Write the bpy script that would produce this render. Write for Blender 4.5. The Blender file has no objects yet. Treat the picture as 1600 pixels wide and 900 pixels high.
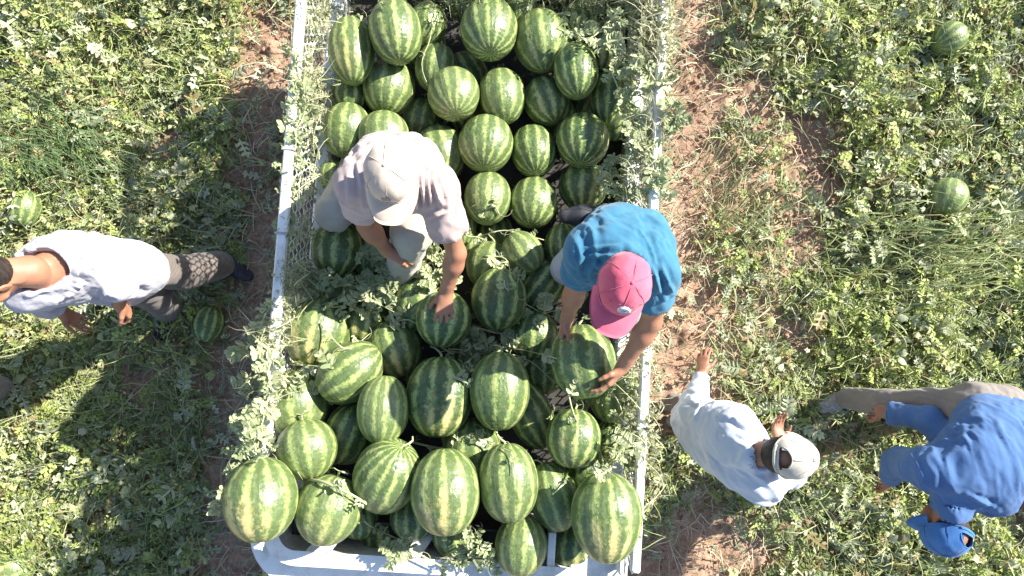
import bpy, math, random
import numpy as np
from mathutils import Vector, Matrix, Euler

random.seed(7)
RNG = np.random.default_rng(7)
scene = bpy.context.scene
COL = scene.collection

# ---------------------------------------------------------------- camera, light
F, H, PITCH = 1067.0, 4.3, math.radians(3.0)
cam_d = bpy.data.cameras.new('camera')
cam_d.sensor_width = 36.0
cam_d.lens = 36.0 * F / 1600.0
cam_d.clip_start = 0.05
cam_d.clip_end = 2000
cam = bpy.data.objects.new('camera', cam_d)
COL.objects.link(cam)
cam.location = (0, 0, H)
cam.rotation_euler = (PITCH, 0, 0)
scene.camera = cam

SUN_EL, SUN_AZ = math.radians(34.5), math.atan2(0.48, 0.87)      # direction towards the sun, angle from +X
world = bpy.data.worlds.new("World")
scene.world = world
world.use_nodes = True
nt = world.node_tree
bg = nt.nodes['Background']
sky = nt.nodes.new('ShaderNodeTexSky')
sky.sky_type = 'NISHITA'
sky.sun_disc = False
sky.sun_elevation = SUN_EL
sky.sun_rotation = math.pi / 2 - SUN_AZ
sky.air_density = 1.0
sky.dust_density = 0.6
nt.links.new(sky.outputs[0], bg.inputs[0])
bg.inputs[1].default_value = 0.09
sun_d = bpy.data.lights.new('sun', 'SUN')
sun_d.energy = 5.0
sun_d.angle = math.radians(0.6)
sun_d.color = (1.0, 0.95, 0.85)
sun = bpy.data.objects.new('sun', sun_d)
COL.objects.link(sun)
sdir = Vector((math.cos(SUN_AZ) * math.cos(SUN_EL), math.sin(SUN_AZ) * math.cos(SUN_EL), math.sin(SUN_EL)))
sun.rotation_euler = (-sdir).to_track_quat('-Z', 'Y').to_euler()
sun.location = sdir * 20
scene.view_settings.view_transform = 'Standard'
scene.view_settings.look = 'None'
scene.view_settings.exposure = 1.5
scene.view_settings.gamma = 1.0
scene.render.engine = 'CYCLES'
scene.cycles.max_bounces = 6
scene.cycles.use_denoising = True

# a place in the field from where it is seen and how high it is
CP, SP = math.cos(PITCH), math.sin(PITCH)
def W(px, py, z):
    cx, cy = (px - 800.0) / F, (450.0 - py) / F
    d = (cx, cy * CP + SP, cy * SP - CP)
    t = (z - H) / d[2]
    return np.array([d[0] * t, d[1] * t, z])
def ppm(p):                                             # picture pixels per metre at a point
    return F / (p[1] * SP + (H - p[2]) * CP)

# ---------------------------------------------------------------- helpers
def tag(o, label=None, cat=None, group=None, kind=None):
    if label: o['label'] = label
    if cat: o['category'] = cat
    if group: o['group'] = group
    if kind: o['kind'] = kind
    return o
def empty(name, loc=(0, 0, 0), rz=0.0):
    o = bpy.data.objects.new(name, None)
    o.location = loc
    o.rotation_euler = (0, 0, rz)
    o.empty_display_size = .1
    COL.objects.link(o)
    return o
def link(name, me, mat=None, parent=None, smooth=True):
    if mat is not None and not me.materials: me.materials.append(mat)
    if smooth and len(me.polygons): me.polygons.foreach_set('use_smooth', np.ones(len(me.polygons), bool))
    o = bpy.data.objects.new(name, me)
    COL.objects.link(o)
    if parent is not None:
        o.parent = parent
        if parent.type == 'EMPTY': o.matrix_parent_inverse = parent_matrix(parent).inverted()
    return o
def parent_matrix(p):
    return Matrix.LocRotScale(p.location, p.rotation_euler, p.scale)
def np_mesh(name, V, faces, k, colors=None):
    me = bpy.data.meshes.new(name)
    V = np.asarray(V, np.float32); faces = np.asarray(faces, np.int32)
    me.vertices.add(len(V)); me.vertices.foreach_set('co', V.ravel())
    me.loops.add(faces.size); me.loops.foreach_set('vertex_index', faces.ravel())
    me.polygons.add(len(faces))
    me.polygons.foreach_set('loop_start', np.arange(0, faces.size, k, dtype=np.int32))
    me.polygons.foreach_set('loop_total', np.full(len(faces), k, np.int32))
    me.update(calc_edges=True)
    if colors is not None:
        a = me.color_attributes.new('tint', 'FLOAT_COLOR', 'POINT')
        c = np.ones((len(V), 4), np.float32); c[:, :3] = colors
        a.data.foreach_set('color', c.ravel())
    return me

class MB:
    """collects boxes, bars and tubes into one mesh"""
    def __init__(s): s.v, s.f = [], []
    def add(s, vs, fs):
        n = len(s.v); s.v += [tuple(map(float, v)) for v in vs]; s.f += [tuple(i + n for i in f) for f in fs]; return s
    def box(s, c, size, rz=0.0, bevel=0.0):
        cx, cy, cz = c; x, y, z = size[0] / 2, size[1] / 2, size[2] / 2
        b = min(bevel, x * .49, y * .49, z * .49)
        ring = [(-x + b, -y), (x - b, -y), (x, -y + b), (x, y - b), (x - b, y), (-x + b, y), (-x, y - b), (-x, -y + b)] if b > 0 else [(-x, -y), (x, -y), (x, y), (-x, y)]
        n = len(ring); vs = []
        levels = [(-z, 1 - b / max(x, y)), (-z + b, 1), (z - b, 1), (z, 1 - b / max(x, y))] if b > 0 else [(-z, 1), (z, 1)]
        for (h, k) in levels:
            for (a, d) in ring:
                if b > 0 and k != 1: a, d = a - math.copysign(min(b, abs(a)), a) , d - math.copysign(min(b, abs(d)), d)
                vs.append((cx + a * math.cos(rz) - d * math.sin(rz), cy + a * math.sin(rz) + d * math.cos(rz), cz + h))
        fs = []
        for l in range(len(levels) - 1):
            for i in range(n):
                fs.append((l * n + i, l * n + (i + 1) % n, (l + 1) * n + (i + 1) % n, (l + 1) * n + i))
        fs.append(tuple(range(n - 1, -1, -1))); fs.append(tuple(range((len(levels) - 1) * n, len(levels) * n)))
        return s.add(vs, fs)
    def tube(s, pts, r, seg=6, taper=None, cap=True):
        pts = [np.array(p, float) for p in pts]; n = len(pts); vs, fs = [], []
        up = np.array([0.13, 0.21, 0.97])
        for i, p in enumerate(pts):
            t = pts[min(i + 1, n - 1)] - pts[max(i - 1, 0)]
            t /= (np.linalg.norm(t) + 1e-9)
            a = np.cross(t, up); na = np.linalg.norm(a)
            if na < .05: a = np.cross(t, (1, 0, 0)); na = np.linalg.norm(a)
            a /= na; b = np.cross(t, a)
            rr = r if taper is None else r * (1 + (taper - 1) * i / (n - 1))
            for k in range(seg):
                an = 2 * math.pi * k / seg
                vs.append(p + rr * (math.cos(an) * a + math.sin(an) * b))
        for i in range(n - 1):
            for k in range(seg):
                fs.append((i * seg + k, i * seg + (k + 1) % seg, (i + 1) * seg + (k + 1) % seg, (i + 1) * seg + k))
        if cap:
            fs.append(tuple(range(seg - 1, -1, -1))); fs.append(tuple((n - 1) * seg + k for k in range(seg)))
        return s.add(vs, fs)
    def mesh(s, name):
        me = bpy.data.meshes.new(name); me.from_pydata(s.v, [], s.f); me.update(); return me
    def build(s, name, mat, parent=None, smooth=False):
        return link(name, s.mesh(name), mat, parent, smooth)

# value noise, vectorised
def _hash(ix, iy, iz, seed):
    h = (ix.astype(np.int64) * 374761393 + iy.astype(np.int64) * 668265263 + iz.astype(np.int64) * 2147483647 + seed * 974634777) & 0xffffffff
    h = ((h ^ (h >> 13)) * 1274126177) & 0xffffffff
    h = (h ^ (h >> 16)) & 0xffffffff
    return h.astype(np.float64) / 4294967295.0
def vnoise(P, seed=0):
    P = np.asarray(P, float)
    if P.shape[-1] == 2: P = np.concatenate([P, np.zeros(P.shape[:-1] + (1,))], -1)
    i = np.floor(P); f = P - i; f = f * f * (3 - 2 * f)
    x, y, z = i[..., 0], i[..., 1], i[..., 2]
    fx, fy, fz = f[..., 0], f[..., 1], f[..., 2]
    r = 0
    for dx in (0, 1):
        for dy in (0, 1):
            for dz in (0, 1):
                w = (fx if dx else 1 - fx) * (fy if dy else 1 - fy) * (fz if dz else 1 - fz)
                r = r + w * _hash(x + dx, y + dy, z + dz, seed)
    return r
def fbm(P, octv=3, seed=0):
    r, a, t = 0, 1.0, 0
    P = np.asarray(P, float)
    for o in range(octv):
        r = r + a * vnoise(P * 2 ** o, seed + o * 17); t += a; a *= .5
    return r / t

# ---------------------------------------------------------------- materials
class NT:
    def __init__(s, name):
        s.m = bpy.data.materials.new(name); s.m.use_nodes = True; s.t = s.m.node_tree; s.n = s.t.nodes
        s.b = s.n['Principled BSDF']; s.out = s.n['Material Output']
    def new(s, t, **k):
        n = s.n.new(t)
        for a, b in k.items(): setattr(n, a, b)
        return n
    def l(s, a, b): s.t.links.new(a, b)
    def val(s, sock, v):
        if hasattr(v, 'is_output') or isinstance(v, bpy.types.NodeSocket): s.l(v, sock)
        else: sock.default_value = v
    def math(s, op, a, b=None, c=None, clamp=False):
        n = s.new('ShaderNodeMath', operation=op); n.use_clamp = clamp
        s.val(n.inputs[0], a)
        if b is not None: s.val(n.inputs[1], b)
        if c is not None: s.val(n.inputs[2], c)
        return n.outputs[0]
    def noise(s, vec, scale, detail=3, rough=.5, dist=0.0):
        n = s.new('ShaderNodeTexNoise'); s.l(vec, n.inputs['Vector'])
        n.inputs['Scale'].default_value = scale; n.inputs['Detail'].default_value = detail
        n.inputs['Roughness'].default_value = rough; n.inputs['Distortion'].default_value = dist
        return n.outputs['Fac']
    def ramp(s, fac, stops):
        n = s.new('ShaderNodeValToRGB'); s.l(fac, n.inputs[0])
        e = n.color_ramp.elements
        while len(e) < len(stops): e.new(.5)
        for i, (p, c) in enumerate(stops):
            e[i].position = p; e[i].color = (*c, 1) if len(c) == 3 else c
        return n.outputs[0]
    def mix(s, fac, a, b, mode='MIX'):
        n = s.new('ShaderNodeMix', data_type='RGBA', blend_type=mode)
        s.val(n.inputs[0], fac)
        for q, v in ((6, a), (7, b)):
            if isinstance(v, tuple): n.inputs[q].default_value = (*v, 1) if len(v) == 3 else v
            else: s.l(v, n.inputs[q])
        return n.outputs[2]
    def bump(s, h, strength=.3, dist=.01):
        n = s.new('ShaderNodeBump'); n.inputs['Strength'].default_value = strength; n.inputs['Distance'].default_value = dist
        s.l(h, n.inputs['Height']); s.l(n.outputs[0], s.b.inputs['Normal'])
    def co(s, which='Object'):
        return s.new('ShaderNodeTexCoord').outputs[which]

def mat_plain(name, c1, c2, scale=8, rough=.7, bump=.2, bscale=60, spec=.3, bdist=.002, detail=4, sheen=0.0, stops=(.3, .7)):
    m = NT(name); v = m.co()
    c = m.ramp(m.noise(v, scale, detail), [(stops[0], c1), (stops[1], c2)])
    m.l(c, m.b.inputs['Base Color']); m.b.inputs['Roughness'].default_value = rough
    m.b.inputs['Specular IOR Level'].default_value = spec
    if sheen: m.b.inputs['Sheen Weight'].default_value = sheen; m.b.inputs['Sheen Roughness'].default_value = .5
    if bump: m.bump(m.noise(v, bscale, 3), bump, bdist)
    return m.m

def mat_melon():
    m = NT('melon_rind'); v = m.co()
    oi = m.new('ShaderNodeObjectInfo')
    off = m.new('ShaderNodeVectorMath', operation='ADD'); m.l(v, off.inputs[0])
    rnd = m.math('MULTIPLY', oi.outputs['Random'], 37.0)
    cmb = m.new('ShaderNodeCombineXYZ'); m.l(rnd, cmb.inputs[0]); m.l(rnd, cmb.inputs[1]); m.l(rnd, cmb.inputs[2])
    m.l(cmb.outputs[0], off.inputs[1]); nv = off.outputs[0]
    sep = m.new('ShaderNodeSeparateXYZ'); m.l(v, sep.inputs[0])
    th = m.math('ARCTAN2', sep.outputs[1], sep.outputs[0])
    csep = m.new('ShaderNodeSeparateColor'); m.l(oi.outputs['Color'], csep.inputs[0])
    spot, light, count = csep.outputs[0], csep.outputs[1], csep.outputs[2]
    N = m.math('ADD', m.math('ROUND', m.math('MULTIPLY', count, 20.0)), 2.0)
    w1 = m.math('MULTIPLY', m.math('SUBTRACT', m.noise(nv, 2.0, 2), .5), 2.6)
    w2 = m.math('MULTIPLY', m.math('SUBTRACT', m.noise(nv, 7.0, 5, .75), .5), 4.6)
    ph = m.math('ADD', m.math('MULTIPLY', th, N), m.math('ADD', w1, w2))
    s = m.math('MULTIPLY_ADD', m.math('SINE', ph), .5, .5)
    frag = m.math('MULTIPLY', m.math('SUBTRACT', m.noise(nv, 13.0, 6, .85), .5), 1.7)
    blot = m.math('MULTIPLY', m.math('SUBTRACT', m.noise(nv, 4.0, 3, .6), .5), 1.35)
    k = m.math('ADD', m.math('ADD', s, frag), blot)
    base = m.ramp(k, [(.30, (.034, .076, .015)), (.62, (.076, .138, .028)), (.78, (.15, .23, .05)), (.93, (.30, .365, .11)), (1.0, (.36, .41, .15))])
    # fine dark net inside the dark bands
    vor = m.new('ShaderNodeTexVoronoi', feature='DISTANCE_TO_EDGE'); m.l(nv, vor.inputs['Vector']); vor.inputs['Scale'].default_value = 15
    net = m.ramp(vor.outputs['Distance'], [(.0, (.72, .72, .72)), (.09, (1, 1, 1))])
    base = m.mix(1.0, base, net, 'MULTIPLY')
    # pale waxy melons
    pale = m.mix(.5, base, (.20, .25, .09))
    base = m.mix(light, base, pale)
    # yellow belly where it lay on the soil
    sx = m.math('MULTIPLY_ADD', sep.outputs[0], 1.0, m.math('MULTIPLY', sep.outputs[2], -.55))
    sm = m.math('MULTIPLY_ADD', m.math('SUBTRACT', m.noise(nv, 3.5, 4, .7), .5), .9, sx)
    sm = m.math('MULTIPLY', m.math('SUBTRACT', sm, .85), 3.2, clamp=True)
    sm = m.math('MULTIPLY', sm, spot)
    sm = m.math('MULTIPLY', sm, m.math('MULTIPLY_ADD', k, 1.3, -.1, clamp=True))
    base = m.mix(sm, base, (.62, .47, .20))
    # dust and scuffs, with the frosty sunlit haze put into the colour
    dn = m.ramp(m.noise(nv, 6.5, 6, .75), [(.46, (.05, .05, .05)), (.78, (.40, .40, .40))])
    base = m.mix(dn, base, (.32, .34, .20))
    m.l(base, m.b.inputs['Base Color'])
    r = m.ramp(m.noise(nv, 9, 4), [(.3, (.30, .30, .30)), (.7, (.46, .46, .46))])
    m.l(r, m.b.inputs['Roughness'])
    m.b.inputs['Specular IOR Level'].default_value = .5
    m.bump(m.noise(nv, 5, 4, .6), .22, .03)
    return m.m

def mat_leaf(name, trans=.3, rough=.42):
    m = NT(name)
    at = m.new('ShaderNodeAttribute', attribute_name='tint')
    v = m.co()
    n = m.ramp(m.noise(v, 90, 3), [(.3, (.72, .72, .72)), (.7, (1.2, 1.2, 1.2))])
    c = m.mix(1.0, at.outputs['Color'], n, 'MULTIPLY')
    m.l(c, m.b.inputs['Base Color']); m.b.inputs['Roughness'].default_value = rough
    m.b.inputs['Specular IOR Level'].default_value = .35
    tr = m.new('ShaderNodeBsdfTranslucent'); m.l(c, tr.inputs[0])
    mx = m.new('ShaderNodeMixShader'); mx.inputs[0].default_value = trans
    m.l(m.b.outputs[0], mx.inputs[1]); m.l(tr.outputs[0], mx.inputs[2]); m.l(mx.outputs[0], m.out.inputs[0])
    return m.m

def mat_leaf_obj(name, c1, c2, trans=.25):
    m = NT(name); v = m.co(); oi = m.new('ShaderNodeObjectInfo')
    geo = m.new('ShaderNodeNewGeometry')
    mixf = m.math('MULTIPLY_ADD', m.noise(geo.outputs['Position'], 40, 3), .6, m.math('MULTIPLY', oi.outputs['Random'], .5))
    c = m.ramp(mixf, [(.2, c1), (.75, c2)])
    m.l(c, m.b.inputs['Base Color']); m.b.inputs['Roughness'].default_value = .6
    tr = m.new('ShaderNodeBsdfTranslucent'); m.l(c, tr.inputs[0])
    mx = m.new('ShaderNodeMixShader'); mx.inputs[0].default_value = trans
    m.l(m.b.outputs[0], mx.inputs[1]); m.l(tr.outputs[0], mx.inputs[2]); m.l(mx.outputs[0], m.out.inputs[0])
    return m.m

def mat_soil():
    m = NT('soil'); g = m.new('ShaderNodeNewGeometry'); v = g.outputs['Position']
    c = m.ramp(m.noise(v, 2.2, 8, .7), [(.25, (.25, .150, .100)), (.5, (.40, .26, .185)), (.72, (.53, .38, .285))])
    c2 = m.ramp(m.noise(v, 38, 5, .7), [(.3, (.62, .60, .58)), (.65, (1.15, 1.15, 1.15))])
    c = m.mix(1.0, c, c2, 'MULTIPLY')
    # dry straw crumbs
    st = m.new('ShaderNodeTexNoise'); mp = m.new('ShaderNodeMapping'); m.l(v, mp.inputs[0]); mp.inputs['Scale'].default_value = (60, 190, 60); mp.inputs['Rotation'].default_value = (0, 0, .7)
    m.l(mp.outputs[0], st.inputs['Vector']); st.inputs['Scale'].default_value = 1.0; st.inputs['Detail'].default_value = 3
    sf = m.ramp(st.outputs['Fac'], [(.62, (0, 0, 0)), (.70, (.6, .6, .6))])
    c = m.mix(sf, c, (.42, .33, .22))
    m.l(c, m.b.inputs['Base Color']); m.b.inputs['Roughness'].default_value = .95; m.b.inputs['Specular IOR Level'].default_value = .1
    m.bump(m.noise(v, 55, 7, .75), .8, .012)
    return m.m

def mat_white(name, dirt=.5):
    m = NT(name); v = m.co()
    n = m.noise(v, 5, 7, .7)
    c = m.ramp(n, [(.35, (.50, .48, .44)), (.52, (.76, .76, .75)), (.8, (.82, .82, .82))])
    rn = m.ramp(m.noise(v, 26, 6, .75), [(.64, (0, 0, 0)), (.74, (dirt, dirt, dirt))])
    c = m.mix(rn, c, (.25, .13, .07))
    m.l(c, m.b.inputs['Base Color']); m.b.inputs['Roughness'].default_value = .42
    m.bump(m.noise(v, 30, 4), .15, .004)
    return m.m

def mat_cloth(name, c1, c2, scale=5, weave=420, check=None, sheen=.15, stripes=None):
    m = NT(name); v = m.co()
    c = m.ramp(m.noise(v, scale, 5, .6), [(.3, c1), (.7, c2)])
    if check:
        w = m.new('ShaderNodeTexWave', wave_type='BANDS', bands_direction='X'); m.l(v, w.inputs[0]); w.inputs['Scale'].default_value = 14
        w2 = m.new('ShaderNodeTexWave', wave_type='BANDS', bands_direction='Z'); m.l(v, w2.inputs[0]); w2.inputs['Scale'].default_value = 14
        f = m.math('MAXIMUM', m.math('GREATER_THAN', w.outputs['Fac'], .93), m.math('GREATER_THAN', w2.outputs['Fac'], .93))
        c = m.mix(m.math('MULTIPLY', f, .45), c, check)
    if stripes:
        w = m.new('ShaderNodeTexWave', wave_type='BANDS', bands_direction='DIAGONAL'); m.l(v, w.inputs[0]); w.inputs['Scale'].default_value = 22; w.inputs['Distortion'].default_value = 1.5
        c = m.mix(m.math('MULTIPLY', m.math('GREATER_THAN', w.outputs['Fac'], .8), .5), c, stripes)
    # faded, sweat-marked and dusty places
    d = m.ramp(m.noise(v, 2.3, 6, .7), [(.50, (0, 0, 0)), (.75, (.3, .3, .3))])
    c = m.mix(d, c, m.mix(.4, c, (.33, .29, .25)))
    m.l(c, m.b.inputs['Base Color']); m.b.inputs['Roughness'].default_value = .9
    m.b.inputs['Specular IOR Level'].default_value = .15
    m.b.inputs['Sheen Weight'].default_value = sheen
    h = m.math('ADD', m.math('MULTIPLY', m.noise(v, 26, 4, .55), 1.0), m.math('MULTIPLY', m.noise(v, weave, 2), .25))
    m.bump(h, .35, .006)
    return m.m

def mat_skin(name, c1, c2):
    m = NT(name); v = m.co()
    c = m.ramp(m.noise(v, 9, 5, .6), [(.3, c1), (.7, c2)])
    m.l(c, m.b.inputs['Base Color']); m.b.inputs['Roughness'].default_value = .5
    m.b.inputs['Subsurface Weight'].default_value = .12; m.b.inputs['Subsurface Radius'].default_value = (.012, .005, .003); m.b.inputs['Subsurface Scale'].default_value = 1.0
    m.b.inputs['Specular IOR Level'].default_value = .35
    m.bump(m.noise(v, 130, 4), .3, .0015)
    return m.m

M = dict(
    melon=mat_melon(), leaf=mat_leaf('field_leaf'), wilt=mat_leaf_obj('wilted_leaf', (.20, .26, .12), (.47, .50, .29)),
    vine=mat_plain('vine_stem', (.32, .36, .17), (.54, .52, .32), 12, .6, .2), soil=mat_soil(),
    white=mat_white('white_paint', .45), black=mat_plain('dark_rubber', (.02, .02, .02), (.05, .048, .045), 10, .8),
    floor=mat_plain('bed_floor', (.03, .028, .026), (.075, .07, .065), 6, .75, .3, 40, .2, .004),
    steel=mat_plain('grey_steel', (.25, .25, .25), (.45, .44, .42), 14, .45, .2),
    skin=mat_skin('tanned_skin', (.30, .135, .08), (.40, .20, .125)), skin2=mat_skin('brown_skin', (.22, .10, .06), (.32, .155, .095)),
    nail=mat_plain('nail', (.50, .33, .26), (.56, .38, .30), 8, .35, 0),
    hair=mat_plain('dark_hair', (.012, .009, .008), (.04, .03, .025), 60, .55, .8, 300, .3, .004),
    eye=mat_plain('eye_white', (.65, .62, .58), (.72, .70, .66), 8, .2, 0), lip=mat_plain('lip', (.30, .11, .09), (.36, .14, .11), 20, .45, .1),
    beige=mat_cloth('pale_pink_cotton', (.38, .29, .275), (.45, .355, .34)), cream=mat_cloth('cream_canvas', (.44, .355, .29), (.52, .44, .37), 9, 300),
    creamt=mat_cloth('cream_trousers', (.36, .325, .265), (.46, .42, .355)),
    teal=mat_cloth('teal_jersey', (.034, .128, .215), (.048, .17, .27)), pink=mat_cloth('pink_canvas', (.50, .085, .14), (.58, .145, .21), 9, 300),
    greyt=mat_cloth('pale_grey_trousers', (.40, .41, .41), (.55, .54, .51), stripes=(.30, .33, .38)),
    checkw=mat_cloth('checked_cotton', (.35, .34, .37), (.42, .41, .45), check=(.24, .24, .34)),
    taupe=mat_cloth('taupe_trousers', (.115, .095, .085), (.165, .14, .125), stripes=(.09, .075, .07)), taupe2=mat_cloth('grey_brown_trousers', (.17, .15, .135), (.24, .215, .20)),
    white_c=mat_cloth('white_jersey', (.42, .465, .54), (.50, .54, .60)), capw=mat_cloth('off_white_canvas', (.40, .375, .32), (.50, .47, .41), 9, 300),
    blue=mat_cloth('blue_cotton', (.055, .115, .255), (.078, .155, .32)), blue2=mat_cloth('blue_canvas', (.035, .12, .32), (.06, .17, .40), 9, 300),
    shoed=mat_plain('dark_blue_shoe', (.018, .022, .05), (.06, .07, .13), 20, .6, .4, 70), shoe=mat_plain('black_shoe', (.012, .012, .016), (.045, .045, .055), 20, .6, .4, 70), shoeg=mat_plain('grey_shoe', (.22, .20, .18), (.42, .39, .36), 60, .8, .5, 90),
    sole=mat_plain('shoe_sole', (.10, .09, .085), (.22, .20, .18), 20, .8, .3), thread=mat_plain('dark_thread', (.05, .045, .045), (.10, .09, .09), 90, .8, .2),
    badge=mat_plain('white_badge', (.62, .62, .66), (.74, .73, .76), 40, .7, .2, 200), badge2=mat_plain('badge_print', (.22, .25, .36), (.32, .34, .46), 40, .7, 0),
    button=mat_plain('shirt_button', (.70, .70, .70), (.8, .8, .8), 8, .3, 0), dark=mat_plain('dark_opening', (.012, .01, .01), (.03, .025, .025), 8, .9, 0),
    plastic=mat_plain('black_plastic_film', (.02, .02, .028), (.06, .06, .08), 30, .35, .6, 80, .5, .006), bright=mat_plain('bright_blue_cloth', (.04, .25, .60), (.06, .32, .68), 10, .8),
)
M['blue'].node_tree.nodes['Principled BSDF'].inputs['Sheen Weight'].default_value = .1

# ---------------------------------------------------------------- the field: soil
def lit_px(X, Y):                                       # where a ground point falls in the photograph
    dep = Y * SP + H * CP
    return 800 + F * X / dep, 450 - F * (Y * CP - H * SP) / dep
BARE = [(425,70,42,110,.75),(398,330,34,210,.95),(270,237,44,40,1.1),(372,760,52,230,1.25),(215,590,42,34,1.1),(95,300,20,14,.7),(240,160,35,20,.6),(150,620,20,16,.8),
        (1075,190,38,280,1.05),(1062,470,36,190,.75),(1272,262,50,112,1.25),(1175,285,52,52,.6),(1185,150,40,40,.45),(1250,515,40,24,.8),(1060,850,66,110,1.15),(1180,860,60,50,.55),
        (1572,112,38,24,1.0),(1585,790,34,66,1.1),(1045,600,44,60,.95),(1140,612,36,26,.8),(1345,120,18,14,.6),(1500,300,20,36,.6),(1300,690,34,26,.6),(1540,560,30,20,.5),(1290,800,50,30,.5),(330,880,60,50,.5),(735,450,320,560,1.9)]
def cover(X, Y):
    px, py = lit_px(X, Y)
    wob = fbm(np.stack([X * 5, Y * 5], -1), 3, 5) - .5
    d = np.full(np.shape(X), 1.06) + .18 * (px < 380)
    for (cx, cy, rx, ry, s) in BARE:
        q = ((px - cx) / rx) ** 2 + ((py - cy) / ry) ** 2
        d = d - s * np.exp(-np.maximum(q + wob * 1.8, 0) ** 1.2)
    d = d + (fbm(np.stack([X * 2.3, Y * 2.3], -1), 4, 11) - .5) * 1.5
    d = d - .18 * (px > 1050) * (px < 1250)
    return np.clip(d, 0, 1)

def soil_height(X, Y):
    P = np.stack([X, Y], -1)
    big = (fbm(P * 1.3, 3, 1) - .5) * .07
    cl = fbm(P * 11, 3, 2); cl = np.clip(cl - .52, 0, 1) * .10
    fine = (fbm(P * 40, 2, 3) - .5) * .016
    fade = np.exp(-np.maximum(np.hypot(X, Y) - 7, 0) / 6)
    core = np.clip((4.05 - np.abs(X)) / .25, 0, 1) * np.clip((2.6 - np.abs(Y)) / .25, 0, 1)
    return (big + (cl + fine) * core) * fade - .03

def build_soil():
    def axis(n, half, far):
        core = np.linspace(-half, half, n)
        out = half + np.cumsum(.02 * 1.22 ** np.arange(1, 46)); out = out[out < far]
        return np.concatenate([-out[::-1], core, out])
    xs, ys = axis(520, 3.9, 400), axis(330, 2.45, 400)
    X, Y = np.meshgrid(xs, ys)
    Z = soil_height(X, Y)
    V = np.stack([X, Y, Z], -1).reshape(-1, 3)
    nx, ny = len(xs), len(ys)
    i = np.arange(nx - 1)[None, :] + nx * np.arange(ny - 1)[:, None]
    i = i.ravel()
    Fc = np.stack([i, i + 1, i + 1 + nx, i + nx], -1)
    o = link('ground', np_mesh('ground', V, Fc, 4), M['soil'])
    tag(o, 'reddish brown crumbly soil of the watermelon field', kind='structure')
build_soil()

# ---------------------------------------------------------------- the field: green cover
def rotm(ax, ay, az):
    cx, sx, cy, sy, cz, sz = np.cos(ax), np.sin(ax), np.cos(ay), np.sin(ay), np.cos(az), np.sin(az)
    R = np.empty((len(ax), 3, 3))
    R[:, 0, 0] = cz * cy; R[:, 0, 1] = cz * sy * sx - sz * cx; R[:, 0, 2] = cz * sy * cx + sz * sx
    R[:, 1, 0] = sz * cy; R[:, 1, 1] = sz * sy * sx + cz * cx; R[:, 1, 2] = sz * sy * cx - cz * sx
    R[:, 2, 0] = -sy; R[:, 2, 1] = cy * sx; R[:, 2, 2] = cy * cx
    return R
def star_leaf(n_lobe, depth, seg, curl, seed):
    r = np.random.default_rng(seed)
    a = np.linspace(0, 2 * math.pi, seg, endpoint=False)
    lob = .5 + .5 * np.cos(a * n_lobe)
    rad = (1 - depth) + depth * lob
    rad = rad * (.78 + .30 * np.cos(a)) * r.uniform(.85, 1.12, seg) * .55
    x, y = rad * np.sin(a), rad * np.cos(a) * 1.15 + .42
    z = -curl * (x * x * 2.0 + (y - .4) ** 2 * .9) + r.uniform(-.05, .05, seg)
    V = np.concatenate([[[0, .36, .04]], np.stack([x, y, z], -1)])
    T = np.array([[0, 1 + i, 1 + (i + 1) % seg] for i in range(seg)])
    return V, T[:, ::-1].copy()
def pinnate(pairs, seed, cut=1.0, fat=1.0):
    """one deeply cut melon leaf: rounded side lobes along a midrib"""
    r = np.random.default_rng(seed); V, T = [], []
    def lobe(bx, by, ang, L, w):
        c, s = math.cos(ang), math.sin(ang)
        pts = [(0, -w * .28), (L * .45, -w * .5), (L * .85, -w * .36), (L, 0), (L * .85, w * .36), (L * .45, w * .5), (0, w * .28)]
        n = len(V)
        for (a, b) in pts:
            V.append((bx + a * c - b * s, by + a * s + b * c, -.22 * (a * .9) ** 2 + .08 * (abs(b) > w * .3) + r.uniform(-.015, .015)))
        for k in range(1, 6): T.append((n, n + k, n + k + 1))
    for i in range(pairs):
        t = .18 + .62 * i / max(pairs - 1, 1)
        L = (.42 - .17 * i / pairs) * r.uniform(.85, 1.15) * cut
        for sgn in (1, -1):
            lobe(0, t, math.pi / 2 - sgn * (math.pi / 2 - r.uniform(.35, .62)), L, .17 * fat * r.uniform(.8, 1.25))
    lobe(0, .78, math.pi / 2, .28, .2 * fat)
    n = len(V)
    for (x, y) in ((-.045, 0), (.045, 0), (.05, .8), (-.05, .8)): V.append((x, y, .01))
    T += [(n, n + 1, n + 2), (n, n + 2, n + 3)]
    return np.array(V), np.array(T)
def sprig(k, seed, wide=.3):
    r = np.random.default_rng(seed); V, T = [], []
    for i in range(k):
        t = .12 + .88 * i / k; sgn = 1 if i % 2 else -1
        a = math.pi / 2 - sgn * r.uniform(.6, 1.1); L = r.uniform(.26, .42) * (1.1 - .4 * t)
        c, s = math.cos(a), math.sin(a); w = L * wide; n = len(V); z0 = .25 * t - .1 * t * t; zz = r.uniform(-.08, .12)
        for (p, q, z) in ((0, 0, 0), (L * .5, -w, zz + .03), (L, 0, zz - .04), (L * .5, w, zz + .03)):
            V.append((p * c - q * s, t + p * s + q * c, z0 + z))
        T += [(n, n + 1, n + 2), (n, n + 2, n + 3)]
    return np.array(V), np.array(T)
def blade(seed):
    r = np.random.default_rng(seed); V, T = [], []
    for i in range(4):
        t = i / 3; w = .022 * (1 - t * .85); z = .42 * math.sin(t * 2.2); x = .10 * t * t * r.uniform(-1, 1)
        V += [(x - w, t, z), (x + w, t, z)]
    for i in range(3): T += [(2 * i, 2 * i + 1, 2 * i + 3), (2 * i, 2 * i + 3, 2 * i + 2)]
    return np.array(V), np.array(T)
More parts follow.
